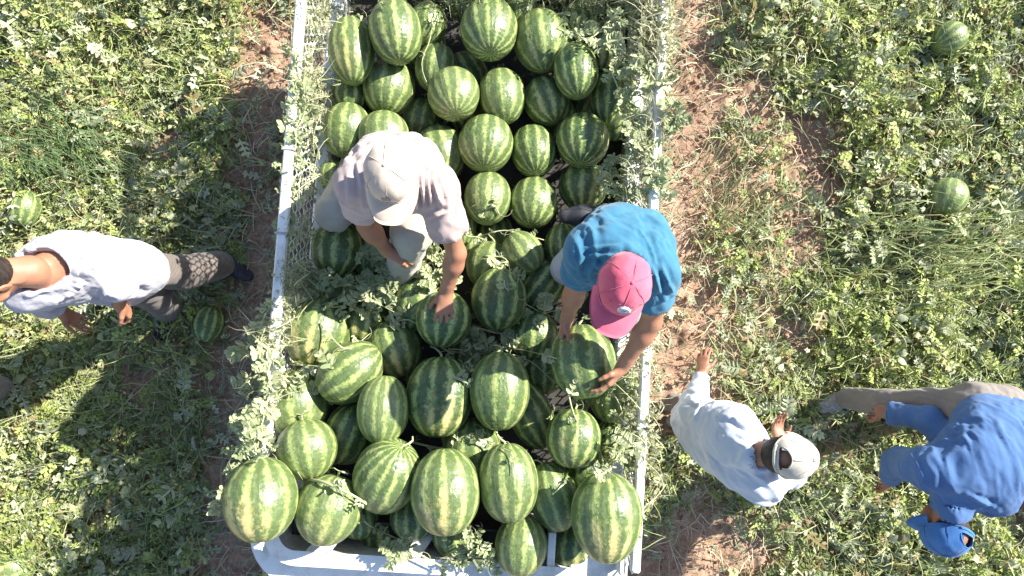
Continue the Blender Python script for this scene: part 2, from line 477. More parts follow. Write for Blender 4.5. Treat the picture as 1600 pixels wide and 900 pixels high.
def ovate(seed):
    V = np.array([(0, 0, 0), (.26, .35, .07), (.2, .75, .03), (0, 1, -.10), (-.2, .75, .03), (-.26, .35, .07), (0, .5, 0)])
    T = np.array([(6, 0, 1), (6, 1, 2), (6, 2, 3), (6, 3, 4), (6, 4, 5), (6, 5, 0)])
    return V, T

def scatter(batch):
    """merge many copies of templates: batch = [(V, T, pos, R, scale, colour)]"""
    VV, TT, CC, n = [], [], [], 0
    for (V, T, pos, R, sc, colr) in batch:
        m = len(pos)
        if not m: continue
        P = np.einsum('mij,vj->mvi', R, V) * sc[:, None, None] + pos[:, None, :]
        idx = T[None] + (np.arange(m) * len(V))[:, None, None] + n
        VV.append(P.reshape(-1, 3)); TT.append(idx.reshape(-1, 3)); n += m * len(V)
        CC.append(np.repeat(colr, len(V), 0))
    return np.concatenate(VV), np.concatenate(TT), np.concatenate(CC)

def sample_ground(n, box, gate):
    X = RNG.uniform(box[0], box[1], n); Y = RNG.uniform(box[2], box[3], n)
    keep = gate(X, Y) > RNG.random(n)
    return X[keep], Y[keep]
BOX = (-3.85, 3.85, -2.4, 2.5)
def tone(X, Y, base, var, seed, n):
    """plant colour varies from plant to plant and patch to patch"""
    base = np.array(base)
    k = fbm(np.stack([X * 1.7, Y * 1.7], -1), 3, seed)[:, None]
    c = base[0] * (1 - k) + base[1] * k
    c = c * (1 + (RNG.random((n, 1)) - .5) * var)
    dry = (RNG.random(n) < .07)[:, None]
    return np.where(dry, np.array([.36, .29, .14]) * RNG.uniform(.7, 1.2, (n, 1)), c)
GREY = ((.28, .33, .19), (.56, .58, .40)); LIME = ((.24, .31, .065), (.47, .52, .18)); DEEP = ((.14, .20, .07), (.33, .38, .16)); YEL = ((.37, .40, .15), (.63, .61, .33))

def canopy(X, Y):
    g = fbm(np.stack([X * 3.1, Y * 3.1], -1), 3, 21)
    return np.clip((g - .22) * .46, .012, .27) * (.3 + .7 * cover(X, Y))

def build_cover():
    batch = []
    def lay(templ, n, size, base, gate, tilt=.7, hlo=0, hhi=1, var=.5, seed=0, box=BOX, dirn=None, hmul=1.0):
        X, Y = sample_ground(n, box, gate); per = len(X) // len(templ) + 1
        for t, (V, T) in enumerate(templ):
            x, y = X[t * per:(t + 1) * per], Y[t * per:(t + 1) * per]; m = len(x)
            if not m: continue
            z = soil_height(x, y) + .008 + canopy(x, y) * RNG.uniform(hlo, hhi, m) * hmul
            az = RNG.uniform(0, 2 * math.pi, m) if dirn is None else RNG.normal(dirn, .35, m)
            R = rotm(RNG.normal(.1, tilt * .6, m), RNG.normal(0, tilt * .6, m), az)
            sc = RNG.uniform(size[0], size[1], m) * (1.2 if box == BOX else 1.0)
            batch.append((V, T, np.stack([x, y, z], -1), R, sc, tone(x, y, base, var, seed, m)))
    kind = lambda X, Y, s: fbm(np.stack([X * 1.4, Y * 1.4], -1), 3, s)
    side = lambda X: (X > 0).astype(float)
    den = lambda X, Y: cover(X, Y)
    pin = [pinnate(3, 1), pinnate(3, 2, .8), pinnate(4, 3), pinnate(2, 4, 1.2)]
    stars = [star_leaf(5, .35, 15, .5, 1), star_leaf(5, .5, 15, .3, 2), star_leaf(7, .3, 14, .7, 3), star_leaf(3, .2, 12, .6, 4)]
    sprigs = [sprig(9, 1), sprig(11, 2, .22), sprig(7, 3, .42)]
    g_low = lambda X, Y: np.clip(den(X, Y) * 1.3 - .1, 0, 1)
    lay(pin, 13000, (.055, .12), GREY, lambda X, Y: g_low(X, Y) * np.clip(kind(X, Y, 31) * 2.6 - .55, 0, 1), .8, seed=41)
    lay(pin, 7000, (.045, .09), DEEP, g_low, .9, 0, .8, seed=42)
    lay(stars, 14000, (.03, .075), YEL, lambda X, Y: g_low(X, Y) * np.clip(kind(X, Y, 33) * 3.2 - 1.0, 0, 1) * (1.15 - .8 * side(X)), .8, seed=43)
    lay(stars, 12000, (.022, .06), GREY, lambda X, Y: g_low(X, Y) * np.clip(kind(X, Y, 35) * 3.0 - .8, 0, 1), .9, 0, 1.1, seed=44)
    lay(sprigs, 19000, (.05, .11), LIME, lambda X, Y: g_low(X, Y) * np.clip(kind(X, Y, 37) * 3.0 - .75, 0, 1) * (.45 + .7 * side(X)), .7, .1, 1.1, seed=45)
    lay(sprigs, 13000, (.045, .09), DEEP, lambda X, Y: g_low(X, Y), .8, 0, .9, seed=46)
    lay([ovate(0)], 42000, (.012, .032), LIME, lambda X, Y: g_low(X, Y), .9, 0, 1.1, seed=47)
    lay([ovate(0)], 30000, (.010, .028), YEL, lambda X, Y: np.clip(den(X, Y) * 1.1, 0, 1) * (1 - .6 * side(X)), .9, .2, 1.1, seed=48)
    # thin weeds and seedlings over the bare soil
    lay(sprigs, 9000, (.03, .075), GREY, lambda X, Y: np.where(np.abs(X + .2) < 1.0, 0, .55) * (1 - den(X, Y)) * np.clip(kind(X, Y, 39) * 3 - .8, 0, 1), .6, 0, .6, seed=49)
    lay(pin, 4000, (.04, .08), GREY, lambda X, Y: np.where(np.abs(X + .2) < 1.0, 0, .5) * (1 - den(X, Y)) * np.clip(kind(X, Y, 40) * 3 - .8, 0, 1), .6, 0, .6, seed=50)
    V, T, C = scatter(batch)
    # nothing grows through the wheels and bed
    o = link('weed_leaves', np_mesh('weed_leaves', V, T, 3, C), M['leaf'], smooth=False)
    tag(o, 'low green weeds and melon leaves covering the reddish field', 'ground cover', kind='stuff')
    # grass
    batch.clear()
    bl = [blade(i) for i in range(3)]
    lay(bl, 32000, (.06, .17), ((.22, .29, .08), (.48, .50, .26)), lambda X, Y: g_low(X, Y) * .8, .35, 0, .9, var=.6, seed=51)
    def patch(cx, cy, rx, ry, n, dirn, base):
        c = W(cx, cy, 0); rx, ry = rx / 250., ry / 250.
        gate = lambda X, Y: np.exp(-(((X - c[0]) / rx) ** 2 + ((Y - c[1]) / ry) ** 2) * 1.3)
        lay(bl, n, (.12, .28), base, gate, .25, .4, 1.2, var=.5, seed=52, box=(c[0] - rx * 1.5, c[0] + rx * 1.5, c[1] - ry * 1.5, c[1] + ry * 1.5), dirn=dirn)
    patch(95, 225, 90, 50, 1500, -2.2, ((.14, .24, .09), (.32, .40, .20)))
    patch(1440, 400, 130, 60, 1100, -1.45, ((.24, .31, .09), (.46, .50, .24)))
    patch(1130, 320, 50, 90, 350, -.6, ((.25, .27, .12), (.42, .38, .22)))
    patch(60, 860, 60, 40, 400, .4, ((.22, .29, .08), (.36, .40, .15)))
    # dry straw, mostly on the bare strips beside the load
    lay(bl, 16000, (.05, .17), ((.40, .34, .21), (.60, .54, .38)), lambda X, Y: np.where(np.abs(X + .2) < 1.1, 0, 1) * np.clip(1.15 - den(X, Y), 0, 1) * .7 * (.3 + np.exp(-((np.abs(X + .15) - 1.45) / .5) ** 2)), .25, 0, .5, var=.6, seed=53, hmul=.7)
    V, T, C = scatter(batch)
    o = link('grass_blades', np_mesh('grass_blades', V, T, 3, C), M['leaf'], smooth=False)
    tag(o, 'thin grass blades and dry straw lying over the field', 'grass', kind='stuff')
    # runners: long pale melon vines creeping through the leaves
    mb = MB()
    for i in range(900):
        x, y = RNG.uniform(BOX[0], BOX[1]), RNG.uniform(BOX[2], BOX[3])
        if -1.35 < x < .95 or cover(np.array([x]), np.array([y]))[0] < RNG.random() * .6: continue
        a = RNG.uniform(0, 6.28); L = RNG.uniform(.15, .8); n = 9; pts = []; k = RNG.normal(0, 1.2)
        for j in range(n):
            h = .02 + float(canopy(np.array([x]), np.array([y]))[0]) * (.5 + .5 * math.sin(j * 1.1 + i)) + float(soil_height(np.array([x]), np.array([y]))[0]) + .01
            pts.append((x, y, h)); x += math.cos(a) * L / n; y += math.sin(a) * L / n; a += k * L / n + RNG.normal(0, .12)
        if abs(pts[-1][0] + .2) < 1.1: continue
        mb.tube(pts, RNG.uniform(.0016, .0034), 4, .5, cap=False)
    o = mb.build('melon_runners', M['vine'], smooth=True)
    tag(o, 'pale green melon runners creeping through the weeds', 'vines', kind='stuff')
    # clods
    r = np.random.default_rng(4); batch.clear()
    t = (1 + 5 ** .5) / 2
    IV = np.array([(-1, t, 0), (1, t, 0), (-1, -t, 0), (1, -t, 0), (0, -1, t), (0, 1, t), (0, -1, -t), (0, 1, -t), (t, 0, -1), (t, 0, 1), (-t, 0, -1), (-t, 0, 1)]) / 1.9
    IT = np.array([(0, 11, 5), (0, 5, 1), (0, 1, 7), (0, 7, 10), (0, 10, 11), (1, 5, 9), (5, 11, 4), (11, 10, 2), (10, 7, 6), (7, 1, 8), (3, 9, 4), (3, 4, 2), (3, 2, 6), (3, 6, 8), (3, 8, 9), (4, 9, 5), (2, 4, 11), (6, 2, 10), (8, 6, 7), (9, 8, 1)])
    for s in range(4):
        V = IV * r.uniform(.6, 1.3, (12, 1)) * np.array([1, .8, .6])
        X, Y = sample_ground(5200, BOX, lambda X, Y: np.clip(1.1 - den(X, Y) * 1.3, 0, 1) * np.where(np.abs(X + .2) < 1.0, .1, 1)); m = len(X)
        sc = .004 + .016 * RNG.random(m) ** 3
        batch.append((V, IT, np.stack([X, Y, soil_height(X, Y) + sc * .3], -1), rotm(RNG.uniform(0, 6, m), RNG.uniform(0, 6, m), RNG.uniform(0, 6, m)), sc, np.ones((m, 3))))
    V, T, C = scatter(batch)
    o = link('soil_clods', np_mesh('soil_clods', V, T, 3), M['soil'], smooth=False)
    tag(o, 'loose clods and crumbs of reddish soil on the bare strips', 'soil clods', kind='stuff')
    # the rest of the field, past the edges of the frame
    batch.clear()
    ring = lambda X, Y: np.where((X > BOX[0]) & (X < BOX[1]) & (Y > BOX[2]) & (Y < BOX[3]), 0, 1) * np.clip(3.2 * fbm(np.stack([X, Y], -1), 3, 60) - .9, 0, 1)
    lay([pinnate(2, 9), star_leaf(5, .4, 11, .4, 8)], 20000, (.06, .13), GREY, ring, .8, box=(-11, 11, -9, 9), seed=61)
    lay([sprig(6, 8)], 26000, (.07, .14), LIME, ring, .8, box=(-11, 11, -9, 9), seed=62)
    lay(bl, 14000, (.08, .22), ((.24, .30, .09), (.46, .48, .25)), ring, .35, box=(-9, 9, -7, 7), seed=63)
    V, T, C = scatter(batch)
    o = link('field_greenery', np_mesh('field_greenery', V, T, 3, C), M['leaf'], smooth=False)
    tag(o, 'more green weeds and melon plants of the surrounding field', 'ground cover', kind='stuff')
build_cover()

# ---------------------------------------------------------------- the load bed
TH = math.radians(3.5)
def T(u, v, z): return (-.2 + u * math.cos(TH) + v * math.sin(TH), .5 - u * math.sin(TH) + v * math.cos(TH), z)
V0, V1, HWD = -1.56, 1.36, .845
def tbox(mb, u, v, z, su, sv, sz, b=.004): return mb.box(T(u, v, z), (su, sv, sz), -TH, b)
truck = empty('truck', T(0, 0, 0), -TH)
tag(truck, 'white metal truck bed with mesh side walls heaped with watermelons', 'truck')
def part(name, mat, fn, parent=truck, smooth=False):
    mb = MB(); fn(mb); return mb.build(name, M[mat], parent, smooth)
part('bed_floor', 'floor', lambda m: tbox(m, 0, (V0 + V1) / 2, .57, 1.64, V1 - V0 - .02, .05))
for s in (-1, 1):
    rail = part('side_rail', 'white', lambda m: tbox(m, s * HWD, (V0 + V1) / 2, 1.185, .044, V1 - V0, .045, .008))
    for k in range(7):
        v = V0 + .25 + k * .39
        part('rail_clamp', 'steel', lambda m: tbox(m, s * HWD, v, 1.187, .058, .012, .052, .002), rail)
    part('lower_sill', 'white', lambda m: tbox(m, s * (HWD - .035), (V0 + V1) / 2, .66, .075, V1 - V0, .20, .012))
    for k in range(5):
        v = V0 + .12 + k * (V1 - V0 - .2) / 4
        part('side_post', 'white', lambda m: tbox(m, s * HWD, v, .96, .034, .034, .405, .004))
    # expanded metal: staggered long hexagons
    def hexes(m):
        cv, cz = .046, .052
        for i in range(int((V1 - V0) / cv)):
            for j in range(8):
                v = V0 + (i + .5 * (j % 2)) * cv; z = .775 + j * cz
                P = lambda a, b: T(s * (HWD - .002), v + a, min(max(z + b, .76), 1.162))
                w = .0035
                for (a, b) in (((0, 0), (0, cz * .45)), ((0, cz * .45), (cv / 2, cz)), ((0, cz * .45), (-cv / 2, cz))):
                    p, q = np.array(P(*a)), np.array(P(*b))
                    d = q - p; L = np.linalg.norm(d)
                    if L < .004: continue
                    nrm = np.array([math.cos(TH), -math.sin(TH), 0]); sd = np.cross(d / L, nrm) * w
                    m.add([p - sd - nrm * .0015, p + sd - nrm * .0015, q + sd - nrm * .0015, q - sd - nrm * .0015, p - sd + nrm * .0015, p + sd + nrm * .0015, q + sd + nrm * .0015, q - sd + nrm * .0015],
                          [(3, 2, 1, 0), (4, 5, 6, 7), (0, 1, 5, 4), (2, 3, 7, 6), (1, 2, 6, 5), (3, 0, 4, 7)])
    mp = part('mesh_panel', 'white', hexes); mp['kind'] = 'stuff'
    part('chassis_beam', 'black', lambda m: tbox(m, s * .36, (V0 + V1) / 2, .47, .07, V1 - V0 - .1, .12))
    for v in (V0 + .45, V1 - .45):
        def tyre(m, r=.29, wd=.19):
            c = np.array(T(s * .62, v, r)); ax = np.array([math.cos(TH), -math.sin(TH), 0]); f = np.array([math.sin(TH), math.cos(TH), 0]); up = np.array([0, 0, 1])
            prof = [(.55, -.5), (.93, -.5), (1, -.34), (1, .34), (.93, .5), (.55, .5)]; n = 28; vs = []
            for i in range(n):
                a = 2 * math.pi * i / n
                for (k, w) in prof: vs.append(c + ax * w * wd + (f * math.cos(a) + up * math.sin(a)) * r * k)
            m.add(vs, [(i * 6 + k, ((i + 1) % n) * 6 + k, ((i + 1) % n) * 6 + (k + 1) % 6, i * 6 + (k + 1) % 6) for i in range(n) for k in range(6)])
        wh = part('wheel', 'black', tyre, smooth=False)
        part('rim', 'steel', lambda m: m.tube([T(s * .62 - .08, v, .29), T(s * .62 + .08, v, .29)], .165, 20), wh)
def rear(m):
    tbox(m, 0, V1 + .012, 1.185, 1.74, .045, .045, .008); tbox(m, 0, V1 + .012, .66, 1.68, .045, .2, .01)
part('rear_gate_frame', 'white', rear)
for k in range(9): part('gate_bar', 'white', lambda m: tbox(m, -.72 + k * .18, V1 + .012, .96, .02, .02, .40, .003))

# end wall nearest the viewer's lower edge: rounded corners, lip, braces
def path_wall(m, pts, z0, z1, th):
    """a wall of thickness th following a path, its lip rounded over"""
    n = len(pts); P = np.array(pts, float); vs = []
    for i in range(n):
        t = P[min(i + 1, n - 1)] - P[max(i - 1, 0)]; t /= np.linalg.norm(t); nn = np.array([-t[1], t[0]])
        for (o, z) in ((0, z0), (0, z1 - .012), (.012, z1), (th - .012, z1), (th, z1 - .012), (th, z0)):
            q = P[i] + nn * o; vs.append(T(q[0], q[1], z))
    fs = [(i * 6 + k, (i + 1) * 6 + k, (i + 1) * 6 + k + 1, i * 6 + k + 1) for i in range(n - 1) for k in range(5)]
    m.add(vs, fs + [(5, 4, 3, 2, 1, 0), tuple((n - 1) * 6 + k for k in range(6))])
def corner(cu, cv, r, a0, a1, n=8): return [(cu + r * math.cos(a0 + (a1 - a0) * i / n), cv + r * math.sin(a0 + (a1 - a0) * i / n)) for i in range(n + 1)]
uL, uR = -.80, .60
wall_path = [(uL, V0 + .17)] + corner(uL + .10, V0 + .06, .10, math.pi, 1.5 * math.pi) + [(uR, V0 - .04)]
def shell_path(m): path_wall(m, wall_path, .60, 1.10, -.045)
part('end_wall', 'white', shell_path, smooth=False)
part('end_skirt', 'white', lambda m: path_wall(m, [(u * 1.0, v - .045) for (u, v) in [(uL - .045, V0 + .20)] + corner(uL + .09, V0 + .06, .137, math.pi, 1.5 * math.pi) + [(uR + .27, V0 - .08)]], .45, .985, -.10))
part('inner_panel', 'floor', lambda m: tbox(m, -.1, V0 + .10, .86, 1.36, .012, .36, .003))  # pale panel coloured near black: shade of the recess put into its colour
part('inner_ledge', 'floor', lambda m: tbox(m, -.1, V0 + .045, .945, 1.34, .10, .012, .003))  # dark like the panel, recess shade painted in
part('slot', 'dark', lambda m: tbox(m, -.22, V0 + .04, .954, .62, .045, .006, .002))  # solid dark strip; the shade inside an opening is its colour
for (u, w) in ((-.60, .05), (-.17, .035), (.28, .03)):
    def brace(m):
        a, b = np.array(T(u + .13, V0 + .15, .90)), np.array(T(u, V0 - .03, 1.085))
        n = np.array([w, 0, 0]); m.add([a - n, a + n, b + n * 1.2, b - n * 1.2, a - n - (0, 0, .012), a + n - (0, 0, .012), b + n * 1.2 - (0, 0, .012), b - n * 1.2 - (0, 0, .012)],
              [(0, 1, 2, 3), (7, 6, 5, 4), (0, 4, 5, 1), (1, 5, 6, 2), (2, 6, 7, 3), (3, 7, 4, 0)])
    part('corner_brace', 'white', brace)
part('divider_post', 'white', lambda m: tbox(m, .475, V0 + .04, 1.02, .036, .17, .15, .004))
part('corner_plate', 'white', lambda m: tbox(m, .70, V0 - .03, 1.055, .27, .10, .03, .01))
part('corner_tray', 'white', lambda m: tbox(m, .67, V0 + .09, .86, .30, .15, .02, .004))
part('corner_side', 'white', lambda m: tbox(m, .79, V0 + .16, 1.08, .03, .36, .20, .006))

# ---------------------------------------------------------------- watermelons
def melon_mesh(kind):
    r = np.random.default_rng(kind); nu, nv = 40, 24; vs = [(0, 0, -1)]
    for j in range(1, nv):
        ph = math.pi * j / nv; z = -math.cos(ph); rad = math.sin(ph) ** (.93, .98, 1.0)[kind] * (1 + (.03, -.02, .05)[kind] * z)
        for i in range(nu):
            a = 2 * math.pi * i / nu
            rr = rad * (1 + .006 * math.cos(a * 10 + kind) + .018 * math.sin(a * 2 + kind * 2 + z))
            vs.append((rr * math.cos(a), rr * math.sin(a), z * (1 - .025 * math.exp(-(rad / .22) ** 2))))
    vs.append((0, 0, 1)); n = len(vs) - 1
    vs[0] = (0, 0, -.975); vs[n] = (0, 0, .965)
    fs = [(0, 1 + (i + 1) % nu, 1 + i) for i in range(nu)]
    fs += [(1 + j * nu + i, 1 + j * nu + (i + 1) % nu, 1 + (j + 1) * nu + (i + 1) % nu, 1 + (j + 1) * nu + i) for j in range(nv - 2) for i in range(nu)]
    fs += [(n, 1 + (nv - 2) * nu + i, 1 + (nv - 2) * nu + (i + 1) % nu) for i in range(nu)]
    me = bpy.data.meshes.new('melon'); me.from_pydata(vs, [], fs); me.update(); me.materials.append(M['melon']); return me
MELON = [melon_mesh(k) for k in range(3)]
STEMS = []
for k in range(4):
    mb = MB(); a = k * 1.7
    mb.tube([(0, 0, .95), (.05 * math.cos(a), .05 * math.sin(a), 1.05), (.16 * math.cos(a), .16 * math.sin(a), 1.14), (.30 * math.cos(a + .4), .30 * math.sin(a + .4), 1.16 + .05 * k), (.40 * math.cos(a + .8), .40 * math.sin(a + .8), 1.14 + .08 * k)], .042, 6, .6)
    mb.tube([(.16 * math.cos(a), .16 * math.sin(a), 1.14), (.24 * math.cos(a - .8), .24 * math.sin(a - .8), 1.20), (.30 * math.cos(a - 1.4), .3 * math.sin(a - 1.4), 1.15)], .014, 4, .4)
    me = mb.mesh('stem'); me.materials.append(M['vine']); STEMS.append(me)

# px, py, width, height, lean, tip towards viewer, layer, spot, pale, stripes, label
ML = [
 (549,80,68,106,-6,8,1.3,.5,.35,10,'long pale watermelon against the left mesh wall, upper left of the heap'),
 (618,49,77,103,-9,10,2.0,.1,.3,9,'large bold striped watermelon at the top edge, second from the left wall'),
 (668,40,56,70,10,0,.9,0,.5,10,'small pale watermelon tucked behind the large top left ones'),
 (608,139,78,85,8,12,1.1,.2,.45,11,'round dull watermelon with a dry stem lying across it, under the large top left one'),
 (681,106,62,74,10,5,.9,0,.4,10,'half shaded watermelon just right of the one with a dry stem across it'),
 (709,148,76,83,-8,32,1.6,0,.75,12,'greyish watermelon with stripes meeting at its lower pole, upper middle'),
 (542,204,71,84,6,5,.7,.1,.4,9,'watermelon beside the left wall, above the left shoulder of the man in the cream cap'),
 (600,212,74,74,0,10,1.0,0,.6,11,'light watermelon cut off by the back of the man in the cream cap'),
 (657,188,62,66,12,5,.5,.1,.3,10,'low half shaded watermelon behind the pale pink shirt'),
 (688,240,74,86,-16,12,1.1,.1,.35,10,'green striped watermelon touching the right shoulder of the pale pink shirt'),
 (725,8,46,50,0,0,.7,0,.2,10,'dark end of a watermelon at the top edge left of the biggest one'),
 (548,150,56,60,0,0,.3,0,0,10,'dark watermelon in shadow under the long pale one at the left wall'),
 (764,46,83,98,-3,26,2.0,0,.35,12,'big watermelon at the top edge with pale stripes running together at its base'),
 (811,22,54,54,0,0,.9,.2,.6,9,'small light green watermelon peeping between the two big top ones'),
 (845,65,80,97,-7,6,1.7,.1,.45,9,'large smooth pale watermelon in the top row right of the biggest one'),
 (900,111,67,88,-4,14,2.0,0,.1,10,'bright green glossy watermelon overlapping its larger neighbour, upper right'),
 (943,75,62,80,8,0,1.0,.8,0,10,'dark watermelon with a tan sunlit patch under the vines, upper right'),
 (904,36,54,56,0,0,.6,0,0,10,'dark watermelon deep under vines at the top edge'),
 (785,151,69,85,-6,8,1.5,.2,.6,9,'pale mottled watermelon in the second row, below the biggest top one'),
 (854,158,69,76,-18,12,1.0,.3,.1,9,'watermelon lit on its left half only, in the second row'),
 (953,153,58,86,6,0,.9,0,0,9,'dark watermelon half covered by vines beside the right rail, second row'),
 (759,225,80,88,3,24,1.6,0,.45,12,'big round watermelon in the third row, right of the pale pink shirt'),
 (834,235,68,82,-4,24,1.1,.1,.1,11,'watermelon dark on its right side between two rounder ones, third row'),
 (910,220,77,85,8,22,1.5,0,0,11,'dark round watermelon with leaf shadows, third row by the right rail'),
 (762,310,69,81,4,16,1.3,0,.5,9,'pale round watermelon in the fourth row with a vine at its foot'),
 (833,316,70,80,6,20,1.2,.2,.3,10,'watermelon with a yellow middle stripe, left of the dark shoe'),
 (911,292,72,76,3,10,1.1,.4,0,9,'watermelon speckled by leaf shadows just above the dark shoe'),
 (718,350,50,70,-6,5,.9,0,.5,10,'watermelon showing beside the upper arm of the man in the cream cap'),
 (817,395,62,66,-35,5,1.2,.1,.6,9,'small tilted pale watermelon below the one with a yellow middle stripe'),
 (763,414,67,72,16,5,1.3,.1,.6,9,'pale egg shaped watermelon right of the bare forearm'),
 (738,388,50,54,0,0,.6,0,.6,10,'low light green watermelon between forearm and pale egg shaped one'),
 (880,384,56,68,0,0,.6,.1,0,10,'dim watermelon under the knee of the man in the teal shirt'),
 (845,447,72,80,35,0,.9,.2,0,10,'tilted shaded watermelon left of the wrist of the man in the teal shirt'),
 (772,366,60,44,0,0,.3,.2,0,10,'low watermelon glimpsed through vines in the middle of the heap'),
 (780,467,84,94,4,0,1.9,.1,0,9,'dark shaded watermelon with broken yellow stripes at the centre of the heap'),
 (693,499,82,86,8,8,1.9,0,0,9,'dark watermelon with a hand resting on it'),
 (655,474,74,88,22,0,1.3,.1,.2,9,'watermelon half behind the one with a hand on it'),
 (833,524,72,76,10,0,1.4,0,0,10,'dark watermelon under grey vine stems left of the one being lifted'),
 (850,578,64,74,0,0,1.1,0,0,10,'low dark watermelon against the left side of the one being lifted'),
 (911,565,97,112,-6,10,3.2,.15,.4,11,'large watermelon being lifted by the man in the pink cap'),
 (958,612,72,94,6,5,1.9,.2,.6,10,'pale watermelon by the right rail behind the one being lifted'),
 (781,611,91,118,2,6,2.6,.25,.35,9,'long bright watermelon with a round shadow at its top, middle right'),
 (686,620,97,121,3,8,2.6,.7,0,9,'large dark watermelon with a yellow base, in the centre of the lower half'),
 (828,646,76,106,-25,4,1.7,.3,0,9,'leaning watermelon wedged behind the long bright one'),
 (495,520,96,108,6,8,2.3,.75,.35,10,'large watermelon with tan lower stripes, beside the left wall under cut leaves'),
 (591,484,60,72,-10,0,1.2,.1,.6,10,'watermelon partly buried in leaves right of the large tan striped one'),
 (567,503,60,64,10,0,1.5,.5,.2,9,'small watermelon with yellow blotches and vine shadows left of the kneeling leg'),
 (482,450,66,60,10,0,.9,.1,.6,10,'light green watermelon behind leaves at the left wall, topmost of three'),
 (520,462,66,60,25,0,1.0,.1,.5,10,'light green watermelon behind leaves, right of the topmost at the left wall'),
 (547,581,90,102,52,6,2.9,.2,.4,9,'watermelon lying on its side with slanted stripes, lower left'),
 (617,545,80,88,-18,0,2.1,.9,.35,9,'watermelon with a yellow cream bottom and a short stem, left of centre'),
 (464,632,94,106,-4,0,2.3,.2,.6,9,'big pale watermelon at the left edge with a curved shadow across it'),
 (599,640,78,103,3,5,3.0,.1,.75,12,'finely striped light watermelon with a clean top, lower left'),
 (480,702,89,90,-14,10,3.0,.1,.6,10,'round watermelon with a thin stalk on top, lower left'),
 (545,677,76,92,20,5,2.1,.4,.1,10,'watermelon split by a slanting shadow between two lighter ones, lower left'),
 (408,780,106,124,-4,10,4.0,.85,.45,9,'biggest pale watermelon hanging over the left corner of the bed'),
 (513,797,95,104,14,8,3.3,.3,.55,9,'watermelon resting above the white corner, second from the left corner'),
 (604,744,101,112,28,-22,3.2,.1,.35,14,'watermelon with stripes fanning from a pole at its upper right, lower left'),
 (696,768,104,128,-2,8,3.7,.6,.4,9,'large long watermelon with a tan left flank at the lower middle'),
 (645,808,68,68,0,0,2.0,0,0,10,'dark watermelon in the gap left of the large tan flanked one'),
 (595,828,66,62,0,0,1.6,.1,0,10,'dim watermelon above the white corner brace'),
 (562,812,56,54,0,0,1.7,0,.3,10,'sliver of bright watermelon right of the one above the white corner'),
 (708,836,64,58,0,0,1.9,.2,.4,10,'lower end of a watermelon under the large tan flanked one'),
 (794,754,89,117,-4,6,3.4,.15,.5,10,'tall watermelon with a dry twig and its shadow on top, lower middle'),
 (737,697,84,66,0,0,2.0,.1,.5,10,'watermelon behind the tall ones with a pale vine over it, lower middle'),
 (864,776,76,103,-18,0,2.9,.2,.5,9,'leaning watermelon with a straight edged shadow on its lower right'),
 (896,685,82,88,6,14,3.0,.3,.2,10,'round watermelon with a hay coloured vine on its top, lower right'),
 (814,851,77,90,4,8,2.9,.1,.6,11,'fresh green watermelon above the end wall, left of the divider post'),
 (948,808,103,133,0,6,3.9,.85,.35,10,'largest watermelon with a tan base in the lower right corner of the bed'),
 (896,852,68,70,0,0,1.8,.7,0,9,'brownish watermelon in the corner tray beneath the largest one'),
 (950,692,50,70,8,0,1.9,.3,0,10,'small watermelon under vines by the right rail, lower right'),
 (918,736,60,56,0,0,2.0,0,0,10,'dark watermelon between the hay topped one and the largest one'),
 (527,390,76,84,4,0,1.0,0,0,9,'dark shaded watermelon under the bent knee of the man in the cream cap'),
 (582,408,54,60,0,0,.7,0,0,10,'dark watermelon under leaves between the man\'s knees'),
 (520,276,44,48,0,0,.9,.2,.6,9,'small light watermelon between left wall and pale pink sleeve'),
]
pile = []
for (px, py, w, h, ang, tip, lay_, sp, pale, ns, lab) in ML:
    pile.append(dict(px=px, py=py, w=w, h=h, ang=math.radians(ang), tip=math.radians(tip), z=.70 + .155 * lay_, sp=sp, pale=pale, ns=ns, lab=lab, fix=('lifted' in lab)))
# more melons at the bottom of the heap, glimpsed in the gaps
for i in range(60):
    px, py = RNG.uniform(545, 975), RNG.uniform(10, 800)
    if py < 250: z = .72
    elif py < 500: z = .74
    else: z = .70 + RNG.uniform(0, .22)
    pile.append(dict(px=px, py=py, w=70, h=82, ang=RNG.normal(0, .4), tip=RNG.normal(0, .3), z=z, sp=0, pale=.1, ns=10, lab=None, fix=False, low=True))
def melon_dims(m):
    c = W(m['px'], m['py'], m['z']); k = ppm(c)
    R = 1.065 * m['w'] / 2 / k; hh = 1.045 * m['h'] / 2 / k; t = abs(m['tip'])
    a = abs(m['ang'])
    # width and height were measured along the picture axes
    if a > .3:
        s2, c2 = math.sin(a) ** 2, math.cos(a) ** 2
        A, B = R * R, hh * hh
        den = c2 - s2
        if den > .25: Rn, Ln = math.sqrt(max((A * c2 - B * s2) / den, (.8 * R) ** 2)), math.sqrt(max((B * c2 - A * s2) / den, hh * hh))
        else: Rn, Ln = R * .93, hh * 1.06
        R, hh = Rn, Ln
    L = math.sqrt(max(hh ** 2 - (R * math.sin(t)) ** 2, .5 * hh * hh)) / math.cos(t)
    return c, R, max(L, R * 1.0)
